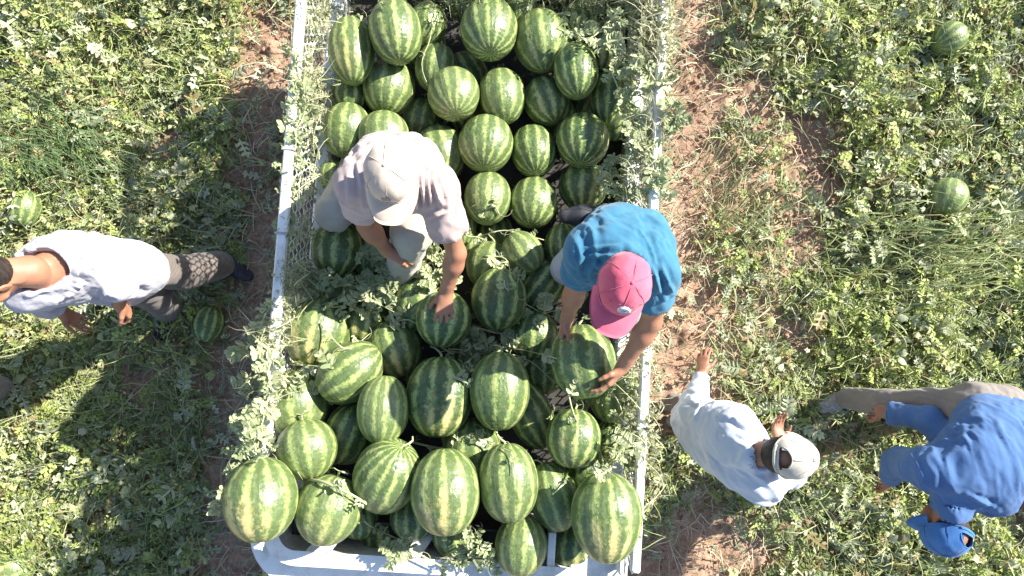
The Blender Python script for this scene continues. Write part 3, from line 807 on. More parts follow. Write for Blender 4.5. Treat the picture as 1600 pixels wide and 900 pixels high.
for it in range(60):                                    # settle: push overlapping melons apart in height
    D = [melon_dims(m) for m in pile]
    for i in range(len(pile)):
        for j in range(i + 1, len(pile)):
            ci, Ri, Li = D[i]; cj, Rj, Lj = D[j]; d = ci - cj; dist = np.linalg.norm(d)
            hr = math.hypot(d[0], d[1])
            if dist > .45: continue
            fy = abs(d[1]) / (hr + 1e-6)
            need = (Ri + (Li - Ri) * fy) + (Rj + (Lj - Rj) * fy); need = need * (1 - .12 * 1) if hr > .1 else need * .8
            if dist < need:
                push = min((need - dist) * .25, .01); up, dn = (pile[i], pile[j]) if ci[2] >= cj[2] else (pile[j], pile[i])
                if not dn['fix']: dn['z'] = max(dn['z'] - push, .595 + .115 + (.0 if dn.get('low') else .0))
                if not up['fix'] and it > 25 and not up.get('low'): up['z'] = min(up['z'] + push * .35, 1.5)
def add_melon(c, R, L, ang, tip, sp, pale, ns, label, group, stem=True, i=0):
    o = bpy.data.objects.new('watermelon', MELON[i % 3]); COL.objects.link(o)
    ax = Vector((math.sin(ang) * math.cos(tip), math.cos(ang) * math.cos(tip), -math.sin(tip)))
    x = Vector((0, 0, 1)) - ax * ax.z; x.normalize()
    if sp < .3: x = Matrix.Rotation(RNG.uniform(0, 6.28), 3, ax) @ x
    else: x = Matrix.Rotation(RNG.normal(0, .3), 3, ax) @ x
    y = ax.cross(x); m = Matrix((x, y, ax)).transposed().to_4x4()
    o.matrix_world = Matrix.Translation(Vector(c)) @ m @ Matrix.Diagonal((R, R, L, 1))
    o.color = (sp, pale, ns / 20.0, 1)
    tag(o, label, 'watermelon', group)
    if stem:
        s = bpy.data.objects.new('stem', STEMS[i % 4]); COL.objects.link(s); s.parent = o
        s.scale = (1, 1, R / L * 1.0); s.location = (0, 0, .97 * (1 - R / L))
    return o
LOW = set()
for i, m in enumerate(pile):
    c, R, L = melon_dims(m)
    if m.get('low'):
        # keep only those that sit wholly below the named ones
        R, L = .118, .135
        near = sorted(pile[:len(ML)], key=lambda q: math.hypot(q['px'] - m['px'], q['py'] - m['py']))
        ok = all(not (math.hypot(*(c - W(q['px'], q['py'], q['z']))[:2]) < .10 and c[2] > q['z'] - .09) for q in near[:12])
        if not ok: continue
        for q in near[:3]:
            lb = 'low shaded watermelon in the gap beside the ' + q['lab'].split(',')[0]
            if len(lb.split()) <= 16 and lb not in LOW:
                LOW.add(lb); add_melon(c, R, L, m['ang'], m['tip'], 0, .1, 10, lb, 'melons glimpsed in the gaps of the heap', False, i); break
    else:
        add_melon(c, R, L, m['ang'], m['tip'], m['sp'], m['pale'], m['ns'], m['lab'], 'watermelons heaped in the truck bed', i % 3 != 1, i)
MZ = {m['lab']: m for m in pile if m['lab']}
# melons still lying in the field
for (px, py, w, h, ang, sp, pale, ns, lab) in [
    (40,325,44,58,8,.1,.4,8,'small striped watermelon lying in the weeds at the left edge'),
    (1482,60,52,46,60,.1,.7,10,'small smooth watermelon in the weeds at the upper right'),
    (1480,307,58,60,20,.1,.95,10,'dusty pale watermelon in the weeds at the right, below the upper one'),
    (326,506,50,58,10,0,.1,9,'dark watermelon in the shade under vines between the standing man and the truck'),
    (22,888,66,50,70,.9,.6,9,'yellowish watermelon cut by the lower left corner')]:
    z = .06 if "shade" in lab else .11; c = W(px, py, z); k = ppm(c)
    add_melon(c, w / 2 / k, max(h / 2 / k, w / 2 / k), math.radians(ang), .1, sp, pale, ns, lab, 'watermelons lying in the field', True, px)

# ---------------------------------------------------------------- cut vines lying on the load
def leaf_big(seed):
    V, Tt = pinnate(3 + seed % 2, seed + 70, 1.1, 1.45)
    V = V.copy(); V[:, 0] *= 1.12; V[:, 2] += .10 * np.sin(V[:, 1] * 7 + seed) + .05 * np.sin(V[:, 0] * 19)
    me = bpy.data.meshes.new('leaf'); me.from_pydata([tuple(map(float, v)) for v in V], [], [tuple(map(int, t)) for t in Tt]); me.update(); me.materials.append(M['wilt']); return me
LEAVES = [leaf_big(k) for k in range(5)]
def smooth_path(P, n):
    P = [np.array(p, float) for p in P]; P = [P[0] * 2 - P[1]] + P + [P[-1] * 2 - P[-2]]; out = []
    for i in range(1, len(P) - 2):
        for j in range(n):
            t = j / n; a, b, c, d = P[i - 1:i + 3]
            out.append(.5 * ((2 * b) + (c - a) * t + (2 * a - 5 * b + 4 * c - d) * t * t + (3 * b - a - 3 * c + d) * t ** 3))
    out.append(P[-2]); return out
def top_of_heap(px, py, z0):
    """height of the highest melon surface under a picture point"""
    best = z0
    for m in pile[:len(ML)]:
        q = ((px - m['px']) / (m['w'] / 2)) ** 2 + ((py - m['py']) / (m['h'] / 2)) ** 2
        if q < 1: best = max(best, m['z'] + .5 * m['w'] / 330. * math.sqrt(1 - q))
    return best
def vine(pts, n_leaf, size, label, r=.0045, spread=1.0, bunch=False, z0=.95, lift=.01):
    """pts are places on the load; the vine follows the melons under it"""
    P = []
    for p in pts:
        z = p[2] if len(p) > 2 else top_of_heap(p[0], p[1], z0) + lift
        P.append(W(p[0], p[1], z))
    root = empty('vine', tuple(P[0])); tag(root, label, 'vine', 'cut vines lying on the load')
    path = smooth_path(P, 6); mb = MB(); mb.tube(path, r, 6, .55)
    for k in range(3):                                  # tendrils
        i = int(RNG.integers(1, max(len(path) - 1, 2))); b = np.array(path[i]); a = RNG.uniform(0, 6.28); tt = [b]
        for j in range(5): a += .5; tt.append(tt[-1] + np.array([math.cos(a), math.sin(a), .25]) * .018)
        mb.tube(tt, .0014, 4, .4)
    st = mb.build('stem', M['vine'], root, True)
    for k in range(n_leaf):
        f = (k + .6) / n_leaf if not bunch else RNG.uniform(.45, 1) ; b = np.array(path[min(int(f * (len(path) - 1)), len(path) - 1)])
        t = np.array(path[min(int(f * (len(path) - 1)) + 1, len(path) - 1)]) - np.array(path[max(int(f * (len(path) - 1)) - 1, 0)])
        a0 = math.atan2(t[1], t[0]) - math.pi / 2 + (1 if k % 2 else -1) * RNG.uniform(.3, 1.25) * spread
        lf = bpy.data.objects.new('leaf', LEAVES[int(RNG.integers(5))]); COL.objects.link(lf); lf.parent = root
        s = size * RNG.uniform(.75, 1.5)
        lf.matrix_parent_inverse = parent_matrix(root).inverted()
        lf.location = b + np.array([0, 0, .004 + .012 * RNG.random()]); lf.rotation_euler = (RNG.normal(.15, .45), RNG.normal(0, .5), a0); lf.scale = (s, s, s)
    return root
L2 = 'cut vine with pale leaves '
VINES = [
 ([(520,672-40),(455,600),(415,560),(385,535)], 14, .075, L2 + 'sticking out over the left edge beside the big pale melon', dict(lift=.03, r=.006, spread=1.1)),
 ([(520,575),(440,570),(395,590),(375,610)], 12, .07, 'second pale leafy vine spilling over the left edge', dict(lift=.02, r=.005)),
 ([(700,590),(740,572),(735,545),(760,530)], 9, .07, 'grey leaves in the dark gap at the middle of the heap', dict(z0=1.0)),
 ([(640,690),(690,700),(700,685)], 2, .05, 'pale bare stalk between the large tan flanked and the yellow based melon', dict(lift=.03, r=.006)),
 ([(428,545,1.25),(418,585,1.26),(412,625,1.25)], 8, .07, 'pale leafy vine draped over the left rail above the big pale melon', dict(r=.005)),
 ([(420,620,1.25),(410,660,1.25),(402,700,1.27)], 7, .07, 'pale leafy vine draped over the left rail above the corner melon', dict(r=.005)),
 ([(425,640,1.25),(395,650,1.22),(375,665,1.2)], 7, .07, 'short vine with grey leaves hanging left of the big pale melon', {}),
 ([(400,722,1.42),(396,690,1.4),(372,700,1.32),(350,735,1.25)], 6, .06, 'grey leafy stalk standing on top of the corner melon', {}),
 ([(360,772,1.36),(332,775,1.32)], 2, .06, 'single small leaf poking out left of the corner melon', {}),
 ([(455,748),(500,752),(540,768),(592,798)], 3, .05, 'thick pale twig lying across two melons at the lower left', dict(r=.008, lift=.03)),
 ([(508,770),(505,745),(515,730)], 6, .07, 'little tuft of cream leaves above the second corner melon', dict(lift=.03, bunch=True)),
 ([(562,790),(570,815),(600,832),(640,850)], 3, .06, 'curved twig dropping towards the white end wall', dict(r=.005, lift=.02)),
 ([(690,885,1.15),(640,860,1.16),(610,865,1.15)], 9, .055, 'silvery leafy sprig on the end wall left of the middle', dict(bunch=True)),
 ([(775,880,1.18),(750,850,1.2),(735,830,1.2)], 12, .055, 'silvery leafy sprig standing up at the middle of the end wall', {}),
 ([(690,880,1.14),(740,870,1.16),(780,875,1.16)], 12, .05, 'silvery leaves trailing along the end wall lip', {}),
 ([(455,440),(490,430),(540,440),(585,450),(610,455)], 26, .075, 'leafy wilted vine covering melons at the left wall below the knee', dict(lift=.03)),
 ([(470,470),(520,480),(575,470),(630,495)], 16, .07, 'wilted vine lying over the large tan striped melon', dict(lift=.02, r=.004)),
 ([(500,505),(540,545),(580,520)], 2, .04, 'thin bare vine crossing below the large tan striped melon', dict(lift=.01, r=.0035)),
 ([(590,520),(640,500),(700,548),(800,545),(870,560)], 5, .07, 'long grey vine running across the middle towards the lifted melon', dict(lift=.025, r=.004)),
 ([(700,545),(760,550),(820,560),(870,600)], 4, .07, 'second long grey vine across the middle of the heap', dict(lift=.03, r=.004)),
 ([(740,510),(790,520),(850,490),(900,480)], 8, .075, 'grey vine with leaves between the dark centre melon and the bare arm', dict(lift=.03)),
 ([(800,420),(790,450),(850,490),(915,505)], 2, .05, 'thin vine running from the pale egg shaped melon to the lifted one', dict(lift=.02, r=.003)),
 ([(655,390),(690,400),(700,430),(660,440)], 22, .06, 'dense pale leaves between the kneeling leg and the bare forearm', dict(lift=.04)),
 ([(600,440),(640,425),(670,415)], 10, .055, 'leaves around the foot of the man in the cream cap', dict(lift=.03)),
 ([(560,395),(590,400),(600,420)], 10, .075, 'dark green leaves in the shade under the bent knee', dict(lift=.04)),
 ([(700,345),(735,370),(790,360),(850,375)], 6, .045, 'dry vine crossing the heap below the fourth row', dict(lift=.02, r=.004)),
 ([(757,400),(790,405),(800,440)], 4, .05, 'small pale vine knotted at the egg shaped melon', dict(lift=.02)),
 ([(780,335),(770,322),(745,345)], 2, .04, 'little vine at the foot of the pale round melon', dict(lift=.02)),
 ([(680,10),(672,60),(660,110),(700,190)], 3, .05, 'long thin vine hanging down between the upper melons', dict(lift=.02, r=.003)),
 ([(540,25),(580,40),(600,20)], 12, .06, 'leafy vine at the rear left of the load', dict(lift=.03)),
 ([(880,20),(900,60),(940,50),(1000,30)], 12, .07, 'tangled grey green vine at the rear right of the load', dict(lift=.03)),
 ([(870,45),(920,60),(960,30),(1010,45)], 9, .06, 'second tangled vine at the rear right of the load', dict(lift=.05, z0=1.1)),
 ([(930,60),(965,90),(990,130)], 9, .065, 'leafy vine over the dark tan patched melon', dict(lift=.04, z0=1.1)),
 ([(955,110),(975,160),(990,200),(985,260)], 15, .07, 'leafy vine hanging inside the right rail', dict(z0=1.12, lift=.03)),
 ([(1000,90,1.22),(1045,160,1.24),(1060,200,1.2)], 14, .07, 'pale vine thrown over the right rail near the top', {}),
 ([(985,180,1.16),(1020,250,1.22),(1030,300,1.22)], 14, .065, 'pale vine lying along the right rail above the teal shirt', {}),
 ([(960,240),(955,280),(990,310)], 12, .06, 'drooping leaves between right rail and speckled melon', dict(z0=1.0, lift=.03)),
 ([(945,742),(935,700),(900,655),(885,600)], 5, .05, 'hay coloured vine pulled across the right hand melons', dict(lift=.02, r=.006)),
 ([(1010,690,1.24),(975,700,1.3),(950,740,1.4)], 7, .06, 'forked stalk on the largest melon reaching over the right rail', dict(r=.006)),
 ([(870,640),(900,630),(950,600)], 12, .06, 'dry leafy bundle under the hand on the right side of the lifted melon', dict(lift=.02, bunch=True)),
 ([(960,640),(985,690),(990,730)], 14, .05, 'thin leaves along the inside of the right rail, lower right', dict(z0=1.1, lift=.03)),
 ([(700,700),(730,680),(770,690)], 5, .05, 'pale vine over the watermelon behind the tall ones', dict(lift=.02)),
 ([(785,700),(800,710),(805,740)], 1, .03, 'dry twig on top of the tall lower middle melon', dict(lift=.02, r=.003)),
 ([(460,80,1.22),(470,150,1.2),(458,230,1.2)], 16, .06, 'wilted vine hooked on the left rail near the top', {}),
 ([(462,220,1.16),(455,300,1.15),(450,370,1.15)], 18, .06, 'wilted vine hanging down the left mesh wall', {}),
 ([(430,470,1.2),(410,500,1.2),(405,530,1.2)], 10, .055, 'dry stalks draped over the left rail by the large tan striped melon', {}),
]
for (pts, n, s, lab, kw) in VINES: vine(pts, n, s, lab, **kw)

def trash():
    """wilted leaf and straw litter caught in the mesh and over the rails"""
    batch = []; pin = [pinnate(2, 81), pinnate(3, 82, .8), sprig(7, 83, .35), ovate(0)]; bl = [blade(i) for i in range(3)]
    def zone(n, us, vs, zs, size, templ, col, tilt=1.0):
        n = int(n); u = RNG.uniform(*us, n); v = RNG.uniform(*vs, n)
        g = fbm(np.stack([u * 5, v * 5], -1), 3, 90) > RNG.uniform(.35, .6, n); u, v = u[g], v[g]; n = len(u)
        z = RNG.uniform(*zs, n); P = np.array([T(a, b, c) for a, b, c in zip(u, v, z)]).reshape(-1, 3); per = n // len(templ) + 1
        for t, (Vt, Tt) in enumerate(templ):
            p = P[t * per:(t + 1) * per]; m = len(p)
            if not m: continue
            k = RNG.random((m, 1)); c = np.array(col[0]) * (1 - k) + np.array(col[1]) * k
            batch.append((Vt, Tt, p, rotm(RNG.normal(0, tilt, m), RNG.normal(0, tilt, m), RNG.uniform(0, 6.28, m)), RNG.uniform(size[0], size[1], m), c))
    pale = ((.30, .34, .18), (.55, .55, .36)); dark = ((.16, .22, .10), (.34, .38, .22)); hay = ((.48, .45, .28), (.68, .64, .46))
    zone(2200, (-.835, -.76), (V0 + .9, V1), (.78, 1.16), (.02, .05), pin, pale)
    zone(1800, (-.87, -.80), (V0 + .6, V1), (1.1, 1.23), (.015, .035), pin, pale)
    zone(330, (-.90, -.80), (V0 + .4, V0 + 1.0), (1.16, 1.24), (.025, .05), pin, pale)
    zone(200, (-.92, -.76), (V0 + .35, V0 + 1.0), (1.16, 1.26), (.08, .14), bl, hay)
    zone(700, (-.85, -.77), (V0 + .4, V1), (.78, 1.18), (.06, .13), bl, hay)
    zone(2600, (.73, .89), (-.1, V1 + .05), (1.0, 1.24), (.025, .06), pin, pale)
    zone(250, (.55, .82), (.1, V1), (.85, 1.10), (.03, .055), pin, dark)
    zone(1300, (.74, .90), (-.2, V1), (1.05, 1.27), (.07, .15), bl, hay)
    zone(1500, (.76, .92), (V0, -.2), (1.1, 1.23), (.015, .04), pin, pale)
    zone(350, (.76, .94), (V0, -.2), (1.1, 1.23), (.06, .11), bl, hay)
    zone(1800, (-.7, .8), (V1 - .3, V1 + .1), (.8, 1.12), (.03, .06), pin, dark)
    zone(1500, (-.7, .8), (V1 - .25, V1 + .1), (.9, 1.18), (.08, .16), bl, pale)
    zone(1600, (-.75, .75), (V0 + .2, V1), (.62, .80), (.03, .06), pin, dark)
    Vv, Tt, C = scatter(batch)
    o = link('leaf_litter', np_mesh('leaf_litter', Vv, Tt, 3, C), M['leaf'], smooth=False)
    tag(o, 'wilted leaf scraps and hay caught in the mesh and over the rails', 'leaf litter', kind='stuff')
trash()
def strands():
    mb = MB()
    for (n, u0, u1, v0, v1, z0, z1) in ((90, .72, .90, -.1, V1, 1.05, 1.25), (35, .74, .90, V0 + .1, -.1, 1.10, 1.24), (60, -.87, -.76, V0 + .8, V1, .95, 1.22), (40, -.5, .7, V1 - .25, V1 + .05, 1.0, 1.18)):
        for i in range(n):
            u, v, z = RNG.uniform(u0, u1), RNG.uniform(v0, v1), RNG.uniform(z0, z1); a = RNG.normal(1.57, .7); k = RNG.normal(0, 5); L = RNG.uniform(.1, .34); pts = []
            for j in range(9):
                pts.append(T(u, v, z + .02 * math.sin(j * .9 + i))); u += math.cos(a) * L / 8; v += math.sin(a) * L / 8; a += k * L / 8
                if u > u1 + .05 or u < u0 - .03: a = math.pi - a
            mb.tube(pts, RNG.uniform(.0014, .0034), 4, .5, cap=False)
    o = mb.build('vine_tangle', M['vine'], smooth=True)
    tag(o, 'bare pale vine strands tangled along the rails of the truck bed', 'vine strands', kind='stuff')
strands()

def scrap():
    c = W(1412, 492, .035); n = 16; vs = []
    for j in range(n + 1):
        for i in range(n + 1):
            u, v = i / n - .5, j / n - .5; q = np.array([[u * 5 + 3, v * 5]]); h = fbm(q, 3, 77)[0]
            w = .105 * (1 + .35 * (vnoise(np.array([[v * 6, 2.0]]), 5)[0] - .5)); l = .20 * (1 + .3 * (vnoise(np.array([[u * 6, 5.0]]), 6)[0] - .5))
            vs.append((c[0] + u * w + .03 * v, c[1] + v * l, c[2] + (h - .4) * .09))
    N = len(vs); vs += [(x, y, z - .004) for x, y, z in vs]; fs = []
    for j in range(n):
        for i in range(n):
            a = j * (n + 1) + i; q = (a, a + 1, a + n + 2, a + n + 1); fs += [q, tuple(x + N for x in reversed(q))]
    mb = MB(); mb.add(vs, fs); o = mb.build('plastic_scrap', M['plastic'], smooth=True)
    tag(o, 'crumpled scrap of black plastic film lying in the weeds right of the truck', 'plastic scrap')
scrap()

A_ = np.array

# ---------------------------------------------------------------- people: bodies grown as one skin from a distance field
class Field:
    def __init__(s, h): s.h, s.pr = h, []
    def add(s, fn, lo, hi, k=.02, op='u'): s.pr.append((fn, np.array(lo, float), np.array(hi, float), k, op)); return s
    def cone(s, a, b, ra, rb, k=.02, op='u', cut=None, sq=None):
        """round cone; cut=(point, normal) trims it flat; sq=(axis, factor) flattens it along an axis"""
        a, b = np.array(a, float), np.array(b, float)
        def fn(P):
            Q, A, B = P, a, b
            if sq is not None:
                ax = np.array(sq[0], float); ax /= np.linalg.norm(ax); f = 1 / sq[1] - 1
                Q = P + ((P - a) @ ax)[..., None] * ax * f; B = b + ((b - a) @ ax) * ax * f
            ab = B - A; L2_ = ab @ ab + 1e-12; t = np.clip(((Q - A) @ ab) / L2_, 0, 1)
            d = np.linalg.norm(Q - A - t[..., None] * ab, axis=-1) - (ra + (rb - ra) * t)
            if sq is not None: d = d * (.5 + .5 * sq[1])
            if cut is not None:
                n = np.array(cut[1], float); n /= np.linalg.norm(n); d = np.maximum(d, (P - np.array(cut[0])) @ n)
            return d
        R = max(ra, rb) * (1 if sq is None else max(1, sq[1]))
        return s.add(fn, np.minimum(a, b) - R, np.maximum(a, b) + R, k, op)
    def ball(s, c, r, k=.02, op='u', sc=(1, 1, 1), fr=None):
        c = np.array(c, float); sc = np.array(sc, float); Fm = np.eye(3) if fr is None else np.array(fr)
        def fn(P):
            q = (P - c) @ Fm.T / sc; return (np.linalg.norm(q, axis=-1) - r) * sc.min()
        R = r * sc.max(); return s.add(fn, c - R, c + R, k, op)
    def mesh(s, extra=None):
        h = s.h; m = .03
        u = [p for p in s.pr if p[4] == 'u']
        lo = np.min([p[1] for p in u], 0) - m; hi = np.max([p[2] for p in u], 0) + m
        n = np.ceil((hi - lo) / h).astype(int) + 1
        D = np.full(n, .5, np.float32)
        gx = [lo[i] + h * np.arange(n[i]) for i in range(3)]
        for (fn, l, hh, k, op) in s.pr:
            i0 = np.clip(np.floor((l - m - k - lo) / h).astype(int), 0, n - 1); i1 = np.clip(np.ceil((hh + m + k - lo) / h).astype(int) + 1, 1, n)
            if np.any(i1 <= i0): continue
            sl = tuple(slice(i0[i], i1[i]) for i in range(3))
            P = np.stack(np.meshgrid(gx[0][sl[0]], gx[1][sl[1]], gx[2][sl[2]], indexing='ij'), -1)
            d = fn(P); c = D[sl]
            if op == 'u':
                q = np.maximum(k - np.abs(c - d), 0) / k; D[sl] = np.minimum(c, d) - q * q * k * .25
            else:
                d = -d; q = np.maximum(k - np.abs(c - d), 0) / k; D[sl] = np.maximum(c, d) + q * q * k * .25
        # surface nets
        S = D < 0
        c8 = [S[i:n[0] - 1 + i, j:n[1] - 1 + j, l:n[2] - 1 + l] for i in (0, 1) for j in (0, 1) for l in (0, 1)]
        cnt = sum(c.astype(np.int8) for c in c8); act = (cnt > 0) & (cnt < 8)
        I = np.argwhere(act); idx = np.full(act.shape, -1, np.int32); idx[tuple(I.T)] = np.arange(len(I))
        acc = np.zeros((len(I), 3)); w = np.zeros(len(I))
        off = [(i, j, l) for i in (0, 1) for j in (0, 1) for l in (0, 1)]
        val = {o: D[I[:, 0] + o[0], I[:, 1] + o[1], I[:, 2] + o[2]].astype(float) for o in off}
        for a in off:
            for ax in range(3):
                if a[ax]: continue
                b = list(a); b[ax] = 1; b = tuple(b); va, vb = val[a], val[b]; x = (va < 0) != (vb < 0)
                t = np.where(x, va / np.where(x, va - vb, 1), 0)
                p = np.tile(np.array(a, float), (len(I), 1)); p[:, ax] += t
                acc += p * x[:, None]; w += x
        V = lo + h * (I + acc / w[:, None])
        quads = []
        for ax in range(3):
            a1, a2 = (ax + 1) % 3, (ax + 2) % 3
            sa = [slice(None)] * 3; sb = [slice(None)] * 3; sa[ax] = slice(0, -1); sb[ax] = slice(1, None)
            X = np.argwhere(S[tuple(sa)] != S[tuple(sb)])
            X = X[(X[:, a1] > 0) & (X[:, a2] > 0) & (X[:, a1] < n[a1] - 1) & (X[:, a2] < n[a2] - 1)]
            if not len(X): continue
            ins = S[tuple(X.T)]; q = []
            for (d1, d2) in ((-1, -1), (0, -1), (0, 0), (-1, 0)):
                Y = X.copy(); Y[:, a1] += d1; Y[:, a2] += d2; q.append(idx[tuple(Y.T)])
            q = np.stack(q, -1); q[~ins] = q[~ins][:, ::-1]; quads.append(q)
        Q = np.concatenate(quads); Q = Q[(Q >= 0).all(1)]
        return V, Q
def normals(V, Q):
    n = np.cross(V[Q[:, 2]] - V[Q[:, 0]], V[Q[:, 3]] - V[Q[:, 1]]); N = np.zeros_like(V)
    for k in range(4): np.add.at(N, Q[:, k], n)
    return N / (np.linalg.norm(N, axis=1, keepdims=True) + 1e-12)
def relax(V, Q, it=1, f=.5):
    for _ in range(it):
        A = np.zeros_like(V); c = np.zeros(len(V))
        for k in range(4):
            np.add.at(A, Q[:, k], V[Q[:, (k + 1) % 4]] + V[Q[:, (k + 3) % 4]]); np.add.at(c, Q[:, k], 2)
        V = V + f * (A / np.maximum(c, 1)[:, None] - V)
    return V
def wrinkle(V, Q, amp, fold_dir, seed, lines=(), scale=1.0):
    """cloth folds: ridges drawn out along fold_dir, plus single drawn folds"""
    N = normals(V, Q); d = np.array(fold_dir, float); d /= np.linalg.norm(d)
    a = np.cross(d, (.3, .2, .9)); a /= np.linalg.norm(a); b = np.cross(d, a)
    L = np.stack([V @ d * 3.5, V @ a * 17, V @ b * 17], -1) * scale
    wv = fbm(L * .45 + 7, 2, seed + 3)[:, None] * np.array([1.0, 2.2, 2.2])
    r = 1 - np.abs(fbm(L * .8 + wv, 3, seed) * 2 - 1) * 2.2
    g = fbm(V * 6, 2, seed + 9)
    disp = 1.35 * amp * np.clip(r, -.6, 1) * (.25 + 1.5 * np.clip(g * 1.6 - .3, 0, 1)) + .5 * amp * (fbm(V * 30, 2, seed + 5) - .5)
    for (p, q, w, h) in lines:
        p, q = np.array(p), np.array(q); ab = (q - p) * A_([1, 1, 0]); t = np.clip(((V - p) @ ab) / (ab @ ab), 0, 1)
        dv = V - p - t[:, None] * ab; vd = unit((p + q) / 2 - A_([0, 0, H])); dv = dv - (dv @ vd)[:, None] * vd
        dd = np.linalg.norm(dv, axis=1) + .008 * (fbm(V * 20, 2, seed + 2) - .5) + 10. * (N[:, 2] < .1)
        disp = disp + h * (np.exp(-(dd / w) ** 2) - .55 * np.exp(-((dd - 2 * w) / w) ** 2)) * np.sin(np.clip(t, .04, .96) * math.pi) ** .5
    return V + N * disp[:, None]
def join(parts):
    VV, QQ, n = [], [], 0
    for (V, Q) in parts: VV.append(V); QQ.append(Q + n); n += len(V)
    return np.concatenate(VV), np.concatenate(QQ)
def unit(v): v = np.array(v, float); return v / (np.linalg.norm(v) + 1e-12)
def lerp(a, b, t): return np.array(a) * (1 - t) + np.array(b) * t

def hand_prims(f, wrist, d, palm_n, side, scale=1.0, curl=.5, spread=1.0, nails=None):
    """palm, four unequal bent fingers and a thumb from the side of the palm.
    d: wrist to knuckles, palm_n: out of the palm, side: towards the thumb"""
    d = unit(d); n = unit(np.array(palm_n) - d * np.dot(palm_n, d)); s = np.cross(d, n); s = s if np.dot(s, side) > 0 else -s
    S = .95 * scale; w = np.array(wrist, float)
    base = [(.030, .090, .0095), (.010, .094, .0098), (-.011, .089, .0092), (-.030, .080, .0082)]
    lens = [(.043, .026, .021), (.047, .030, .022), (.043, .028, .021), (.034, .021, .019)]
    f.cone(w - d * .01, w + d * .04 * S, .024 * S, .026 * S, .02, sq=(n, .72))
    for i, (sx, ln, r) in enumerate(base):
        k = w + (s * sx + d * ln) * S + n * (-.004 + .002 * abs(i - 1.5)) * S
        f.cone(w + (s * sx * .55 + d * .015) * S, k, .0135 * S, .0115 * S, .014)
        c = curl * (1 + .12 * i) + (.12 if i == 3 else 0); dirn = unit(d + s * (sx * 3.2 * spread)); p = k
        an = .35 * c + .12
        for j, L in enumerate(lens[i]):
            v = dirn * math.cos(an) + n * math.sin(an); q = p + v * L * S
            f.cone(p, q, (r - .0007 * j) * S, (r - .0007 * (j + 1)) * S, .005)
            if j == 2 and nails is not None: nails.append((lerp(p, q, .72), v, -(n * math.cos(an) - dirn * math.sin(an)), (r - .0015) * S))
            p = q; an += .55 * c
    t0 = w + (s * .020 + d * .022) * S; t1 = t0 + unit(s * .75 + d * .62 + n * .35) * .042 * S; t2 = t1 + unit(s * .40 + d * .85 + n * (.25 + .3 * curl)) * .030 * S; t3 = t2 + unit(s * .18 + d * .9 + n * (.2 + .5 * curl)) * .025 * S
    f.cone(t0, t1, .0165 * S, .0125 * S, .018); f.cone(t1, t2, .0115 * S, .0108 * S, .006); f.cone(t2, t3, .0105 * S, .0085 * S, .004)
    if nails is not None: nails.append((lerp(t2, t3, .7), unit(t3 - t2), -n, .009 * S))

def head_frame(up, fwd):
    up = unit(up); f = unit(np.array(fwd) - up * np.dot(fwd, up)); return up, f, np.cross(f, up)          # up, forward, right

